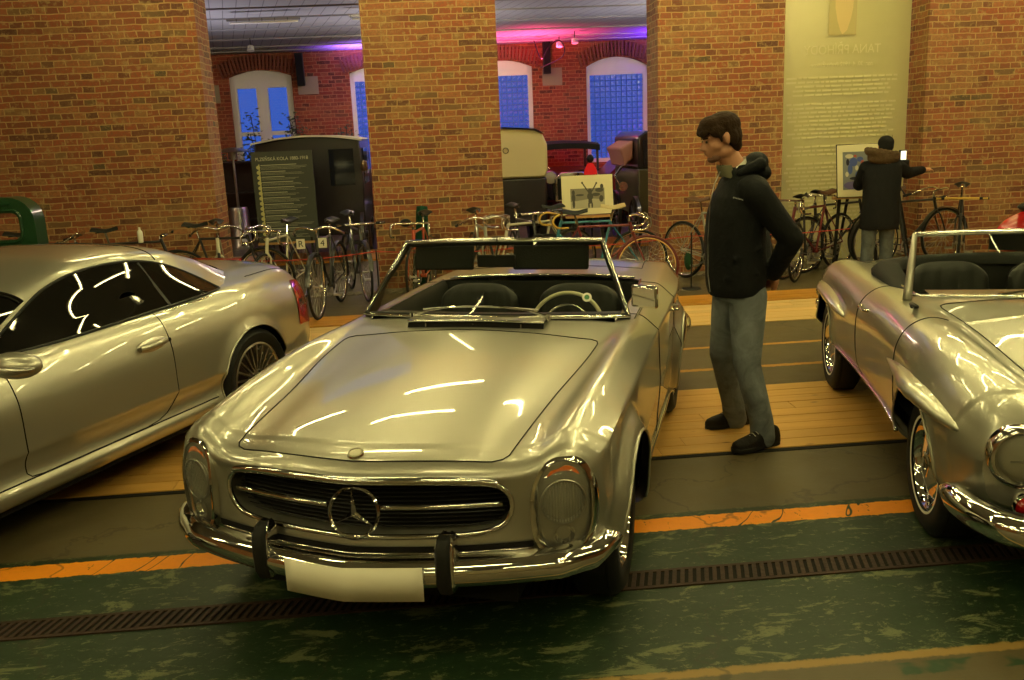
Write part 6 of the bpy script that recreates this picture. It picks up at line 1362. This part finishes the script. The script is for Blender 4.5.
# dark car with pale lamp and chrome rail next to it (seen in the gap left of the middle pier)
def vintage(x,y,rz,label,wd=1.45,body=None,top=None,h=1.55):
    v=empty('vintage_car',(x,y,0)); v.rotation_euler=(0,0,rz); tag(v,label,'car','old motor cars in the back hall'); body=body or M['coach']; top=top or M['canvas']
    m=MB(); m.prism([(-.32,.62),(.32,.62),(.34,.98),(.22,1.08),(-.22,1.08),(-.34,.98)],-.10,.95); m.build('bonnet',body,v,bevel=.02)
    m=MB(); m.prism([(-.30,.60),(.30,.60),(.30,1.0),(.18,1.10),(-.18,1.10),(-.30,1.0)],-.17,-.10); m.build('radiator_shell',M['chrome'],v,bevel=.015)
    MB().b2((-.25,-.18,.64),(.25,-.165,1.0)).build('radiator_core',M['black'],v,smooth=0)
    m=MB(); m.b2((-.62,.95,.55),(.62,2.9,1.08)); m.build('body_tub',body,v,bevel=.06)
    m=MB(); G=[]
    for yy,dz in ((.95,-.03),(1.2,0),(2.2,.01),(2.9,-.04)): G.append([(xx,yy,h+dz+.05*(1-(xx/.66)**2)) for xx in rng(-.66,.66,11)])
    m.grid(G); m.grid([[(p[0],p[1],p[2]-.10) for p in r] for r in G]); m.grid([[G[0][i],(G[0][i][0],G[0][i][1],G[0][i][2]-.10)] for i in range(11)]); m.build('folding_top',top,v,smooth=40)
    for s in (1,-1): m=MB(); m.bar((s*.62,1.0,1.05),(s*.62,1.05,h),.04,.03); m.bar((s*.62,2.8,1.0),(s*.62,2.8,h),.05,.05); m.build('roof_post',body,v,smooth=0)
    m=MB(); m.add([(-.58,1.0,1.06),(.58,1.0,1.06),(.58,1.05,h-.06),(-.58,1.05,h-.06)],[(0,1,2,3)]); m.build('windscreen',M['glass'],v)
    for s in (1,-1):
        l=empty('headlamp',(s*.36,-.12,1.02)); l.parent=v; MB().lathe([(0,.16),(.07,.14),(.11,.05),(.115,0),(.105,-.01)],(0,0,0),(0,1,0),24).build('shell',M['chrome'],l,smooth=60); MB().lathe([(.105,0),(.06,-.02),(0,-.028)],(0,0,0),(0,1,0),24).build('lens',M['ivory'],l,smooth=180)
        m=MB(); G=[]
        for a in rng(math.radians(-5),math.radians(150),14): G.append([(s*q,.15-.44*math.cos(a),.36+.42*math.sin(a)) for q in (.48,.60,.74)])
        m.grid(G); m.build('mudguard',body,v,smooth=60)
        cwheel(v,s*.62,.15,.36,w=.10,mat=M['rubber']); cwheel(v,s*.62,2.5,.36,w=.10,mat=M['rubber'])
    m=MB(); m.tube([(-.62,-.34,.48),(.62,-.34,.48)],.028,8); m.build('bumper',M['chrome'],v); return v
vintage(2.32,15.9,-.03,'black vintage car with round lamps and canvas top, behind the cream van',body=M['coach'])
vintage(-.28,15.7,0,'dark vintage car with a pale lamp, mostly hidden behind the middle brick pier')
M['redpaint']=simple('dark_red_coach_paint',(.16,.012,.012),.35,0,coat=.5)
# cream van
c=empty('delivery_van',(1.02,14.3,0)); tag(c,'old van seen from behind, cream above and black below, beside the middle pier','van')
m=MB(); prof=[(-.62,1.14),(.60,1.14),(.64,1.25),(.64,1.62),(.58,1.76),(.45,1.83),(0,1.87),(-.45,1.83),(-.6,1.75),(-.66,1.6)]; m.prism(prof,-.6,1.6); m.build('upper_body',M['cream'],c,smooth=40,bevel=.03)
m=MB(); m.prism([(-.62,.42),(.58,.42),(.62,.55),(.62,1.14),(-.64,1.14),(-.64,.55)],-.57,1.6); m.build('lower_body',M['coach'],c,bevel=.03)
m=MB(); m.grid([[(x*1.03,y,z+.02) for x,z in prof[4:9]] for y in (-.66,1.65)]); m.build('roof_edge',M['tarp'],c,smooth=60); MB().lathe([(.035,0),(.045,.004),(.035,.008)],(.02,-.605,1.55),(0,-1,0),20,closed=True).build('badge_ring',M['coach'],c)
for s in (1,-1): cwheel(c,s*.56,-.1,.38,w=.09,mat=M['rubber']); cwheel(c,s*.56,1.5,.38,w=.09,mat=M['rubber'])
# dark carriage at the right with its cream hood
c=empty('open_carriage',(3.28,13.9,0)); tag(c,'dark carriage with glazed sides and a cream folded hood coloured red-lit beside the third pier','carriage')
m=MB(); m.prism([(-.30,.5),(.9,.5),(.9,1.20),(-.30,1.20)],-.4,1.4); m.build('lower_panels',simple('olive_coach_panel',(.05,.045,.018),.4,0,coat=.4),c,bevel=.02)
m=MB(); m.prism([(-.30,1.20),(.9,1.20),(.9,1.74),(-.18,1.74),(-.30,1.66)],-.38,1.4); m.build('upper_panels',M['coach'],c,bevel=.03)
for a,b_ in ((-.22,-.03),(.06,.30)): MB().b2((a,-.40,1.24),(b_,-.385,1.62)).build('window',M['coachin'],c,smooth=0)
m=MB(); m.prism([(-.52,1.50),(-.30,1.62),(-.31,1.34),(-.38,1.30),(-.44,1.22),(-.47,1.38)],-.1,1.0); m.build('folded_hood',simple('red_lit_cream_hood',(.34,.15,.12),.8),c,bevel=.03)  # red light falling on the cream hood is put into its colour
for yy in (-.3,1.2): cwheel(c,-.34,yy,.40)
m=MB(); m.tube([(-.5,-.2,.9),(-.6,-.1,1.1),(-.45,0,1.25)],.02,8); m.lathe([(0,.06),(.05,.05),(.07,0),(.0,-.01)],(-.50,-.25,.95),(0,1,0),16); m.build('lamp',M['chrome'],c)
# red car behind
c=empty('fire_engine_car',(4.1,17.9,0)); tag(c,'dark red old car body low under the right glass-block window','car'); c.name='touring_car'
m=MB(); m.prism([(-.9,.4),(.9,.4),(.95,.9),(.7,1.18),(-.55,1.2),(-.95,.85)],-.6,.8); m.build('body_tub',M['redpaint'],c,bevel=.06)
for s in (-.6,.6): cwheel(c,s,-.62,.33,w=.1,mat=M['rubber'],axis=(0,1,0))
# mannequin-like figure beside the black car; red light on it built as glow
r=empty('red_figure',(2.50,14.9,0)); tag(r,'small red figure-like shape with added glow on a dark stand beside the vintage car','lamp'); MB().cyl((0,0,0),(0,0,1.15),.02,n=8).build('stand',M['black'],r); MB().lathe([(0,0),(.11,.02),(.10,.10),(.05,.20),(0,.21)],(0,0,1.06),(0,0,1),16).build('glow_body',emit('red_glow',(1,.03,.02),.45),r); MB().ball((0,0,1.34),(.06,.06,.07),12).build('cap',M['black'],r)
# patio heater
h=empty('patio_heater',(-3.52,16.6,0)); tag(h,'steel patio heater with a flat round hood behind the left opening','heater')
MB().lathe([(0,0),(.20,0),(.20,.04),(.17,.08),(.17,.66),(.15,.72),(0,.73)],(0,0,0),(0,0,1),28).build('cylinder_housing',M['satin'],h,smooth=50); MB().cyl((0,0,.7),(0,0,1.55),.022,n=10).build('pole',M['satin'],h)
MB().lathe([(0,1.55),(.07,1.55),(.08,1.68),(.0,1.70)],(0,0,0),(0,0,1),20).build('burner',M['satin'],h); MB().lathe([(0,1.76),(.12,1.745),(.34,1.69),(.335,1.68),(.12,1.73),(0,1.74)],(0,0,0),(0,0,1),32).build('hood',M['satin'],h,smooth=60)
# shrubs in the back by the left window
t=NT('dark_shrub_leaves'); M['leaf']=t.done(t.bsdf(color=t.mix(t.n('ObjectInfo').outputs['Random'],(.035,.06,.02),(.06,.07,.03)),rough=.6))
def shrub(x,y,h,rad,n,label,seed):
    random.seed(seed); s=empty('potted_shrub',(x,y,0)); tag(s,label,'plant'); MB().lathe([(0,0),(.17,0),(.22,.36),(.19,.36),(.18,.30),(0,.30)],(0,0,0),(0,0,1),20).build('pot',M['black'],s)
    m=MB(); st=[]
    for k in range(9):
        a=random.uniform(0,6.28); tip=V((rad*random.uniform(.3,1)*math.cos(a),rad*random.uniform(.3,1)*math.sin(a),h*random.uniform(.65,1))); p=[V((0,0,.3)),V((tip.x*.3,tip.y*.3,h*.5)),tip]; m.tube(cr(p,4),.008,5); st.append(p)
    m.build('stems',M['iron'],s); m=MB()
    for k in range(n):
        p=random.choice(st); t_=random.uniform(.25,1); c=p[1]*(1-t_)+p[2]*t_+V([random.gauss(0,rad*.22) for _ in range(3)]); a=random.uniform(0,6.28); d=V((math.cos(a),math.sin(a),random.uniform(-.5,.6))).normalized(); q=d.orthogonal().normalized(); L_=random.uniform(.06,.12)
        m.add([c,c+d*L_*.5+q*L_*.2,c+d*L_,c+d*L_*.5-q*L_*.2],[(0,1,2,3)])
    o=m.build('foliage',M['leaf'],s,smooth=0,merge=0); return s
shrub(-4.25,18.2,2.1,.32,500,'loose potted shrub before the left window of the far wall',1); shrub(-3.35,18.5,2.35,.34,650,'taller potted shrub in the middle of the far left window',2); shrub(-2.55,18.3,2.35,.32,450,'thin potted shrub right of the far left window',3); shrub(-1.75,18.5,2.15,.28,350,'small potted shrub beside the second far window',4)
# dark shelving and boxes low in the left opening
c=empty('dark_cabinet',(-3.55,17.55,0)); tag(c,'dark open cabinet standing behind the patio heater','cabinet'); m=MB(); m.b2((-.9,-.25,0),(-.86,.25,1.5)); m.b2((.86,-.25,0),(.9,.25,1.5)); m.b2((-.9,.22,0),(.9,.25,1.5)); m.build('carcass',M['coach'],c,smooth=0)
for z in (.4,.9,1.46): MB().b2((-.86,-.25,z),(.86,.22,z+.03)).build('shelf',M['coach'],c,smooth=0)
m=MB(); random.seed(4)
# cables and lamps hanging under the far ceiling
m=MB(); m.tube(cr([(1.95,17.6,3.44),(2.05,17.4,3.10),(2.20,17.4,3.30),(2.38,17.45,3.42),(2.50,17.5,3.30),(2.45,17.6,3.12),(2.10,18.0,2.98)],5),.012,6); tag(m.build('hanging_cable',M['black']),'looped black cable hanging under the pink-lit ceiling','cable')
for x,y,l in ((2.62,17.0,'small pale spotlight hanging under the pink-lit ceiling, nearer the pier'),(2.42,17.6,'small pale spotlight beside the looped cable'),(-2.95,16.2,'small pale spotlight under the left stretch of ceiling')):
    s=empty('small_spotlight',(x,y,HB-.10)); tag(s,l,'spotlight'); MB().cyl((0,0,.10),(0,0,-.02),.008,n=6).build('stem',M['black'],s); MB().lathe([(0,0),(.05,-.01),(.06,-.09),(.0,-.09)],(0,0,-.02),(0,.3,1),14).build('lamp_head',M['winframe'],s)
# ---------------------------------------------------------------- green truck cab at the far left, red scooter at the right, green roll
c=empty('green_truck',(-4.27,8.2,0)); tag(c,'dark green old truck cab with an open window at the left edge','truck'); G_=simple('dark_green_truck_paint',(.008,.045,.015),.35,0,coat=.4)
def rr(w0,w1,z0,z1,r): 
    out=[]
    for cx_,cz,a0 in ((w1-r,z1-r,0),(w0+r,z1-r,90),(w0+r,z0+r,180),(w1-r,z0+r,270)):
        for k in range(7): a=math.radians(a0+15*k); out.append((cx_+r*math.cos(a),cz+r*math.sin(a)))
    return out
po=rr(-1.6,.80,.55,1.46,.20); pi_=rr(-1.35,.67,1.10,1.33,.06)
m=MB(); n=len(po)
for yy in (0,.05): m.grid([[(x,yy,z) for x,z in po],[(x,yy,z) for x,z in pi_]],cv=True)
m.grid([[(x,0,z) for x,z in pi_],[(x,.05,z) for x,z in pi_]],cv=True); m.grid([[(x,0,z) for x,z in po],[(x+.0,.22,z) for x,z in po]],cv=True); m.build('cab',G_,c,smooth=40)
m=MB(); m.tube([(x,-.004,z) for x,z in rr(-1.37,.69,1.08,1.35,.07)],.012,6,closed=True); m.build('window_frame',G_,c); m=MB(); m.tube([(-1.5,-.01,1.405),(.62,-.01,1.405)],.012,6); m.build('roof_gutter',G_,c)
for sx in (-1.2,.4): cwheel(c,sx,.2,.40,w=.18,mat=M['rubber'],axis=(0,1,0))
MB().b2((-1.5,.0,.35),(.7,.22,.56)).build('chassis',M['black'],c,smooth=0)
c=empty('scooter',(5.72,8.2,0)); tag(c,'glossy red scooter with a rounded rear body at the right edge behind the roadster','scooter')
rp=simple('glossy_red_enamel',(.35,.008,.008),.12,0,coat=1.0)
m=MB(); m.ball((-.05,0,.66),(.46,.18,.26),26); m.build('rear_body',rp,c,smooth=180); m=MB(); m.ball((.0,0,.93),(.30,.13,.06),20); m.build('seat',M['leather'],c,smooth=180)
m=MB(); m.tube([(-.30,-.15,.915),(-.05,-.19,.93),(.2,-.15,.93)],.012,6); m.build('grab_rail',M['chrome'],c); m=MB(); m.prism([(.3,.25),(.85,.22),(.95,.28),(1.05,.95),(1.0,.97),(.85,.34),(.35,.36)],-.2,.2); m.build('leg_shield',rp,c,bevel=.03)
for x in (-.15,1.12): cwheel(c,x,0,.24,w=.09,mat=M['rubber'],axis=(0,1,0))
m=MB(); m.tube([(1.12,0,.3),(1.02,0,1.0)],.03,8); m.tube([(.98,-.3,1.02),(1.0,0,1.0),(.98,.3,1.02)],.014,8); m.build('handlebar',M['chrome'],c)
r=empty('saddle_bag_roll',(-.25,10.78,0)); tag(r,'upright dark green roll with a black cap standing among the bicycles before the middle pier','roll'); r.name='green_roll'
MB().lathe([(0,.0),(.12,0),(.10,.5),(.075,.72),(.07,.95),(.065,1.02),(0,1.03)],(0,0,0),(.06,0,1),20).build('cloth_roll',fabric('dark_green_cloth',(.01,.055,.03),.9,.5,25),r,smooth=180); MB().ball((-.14,-.05,.84),(.07,.07,.05),14).build('cap',M['black'],r)
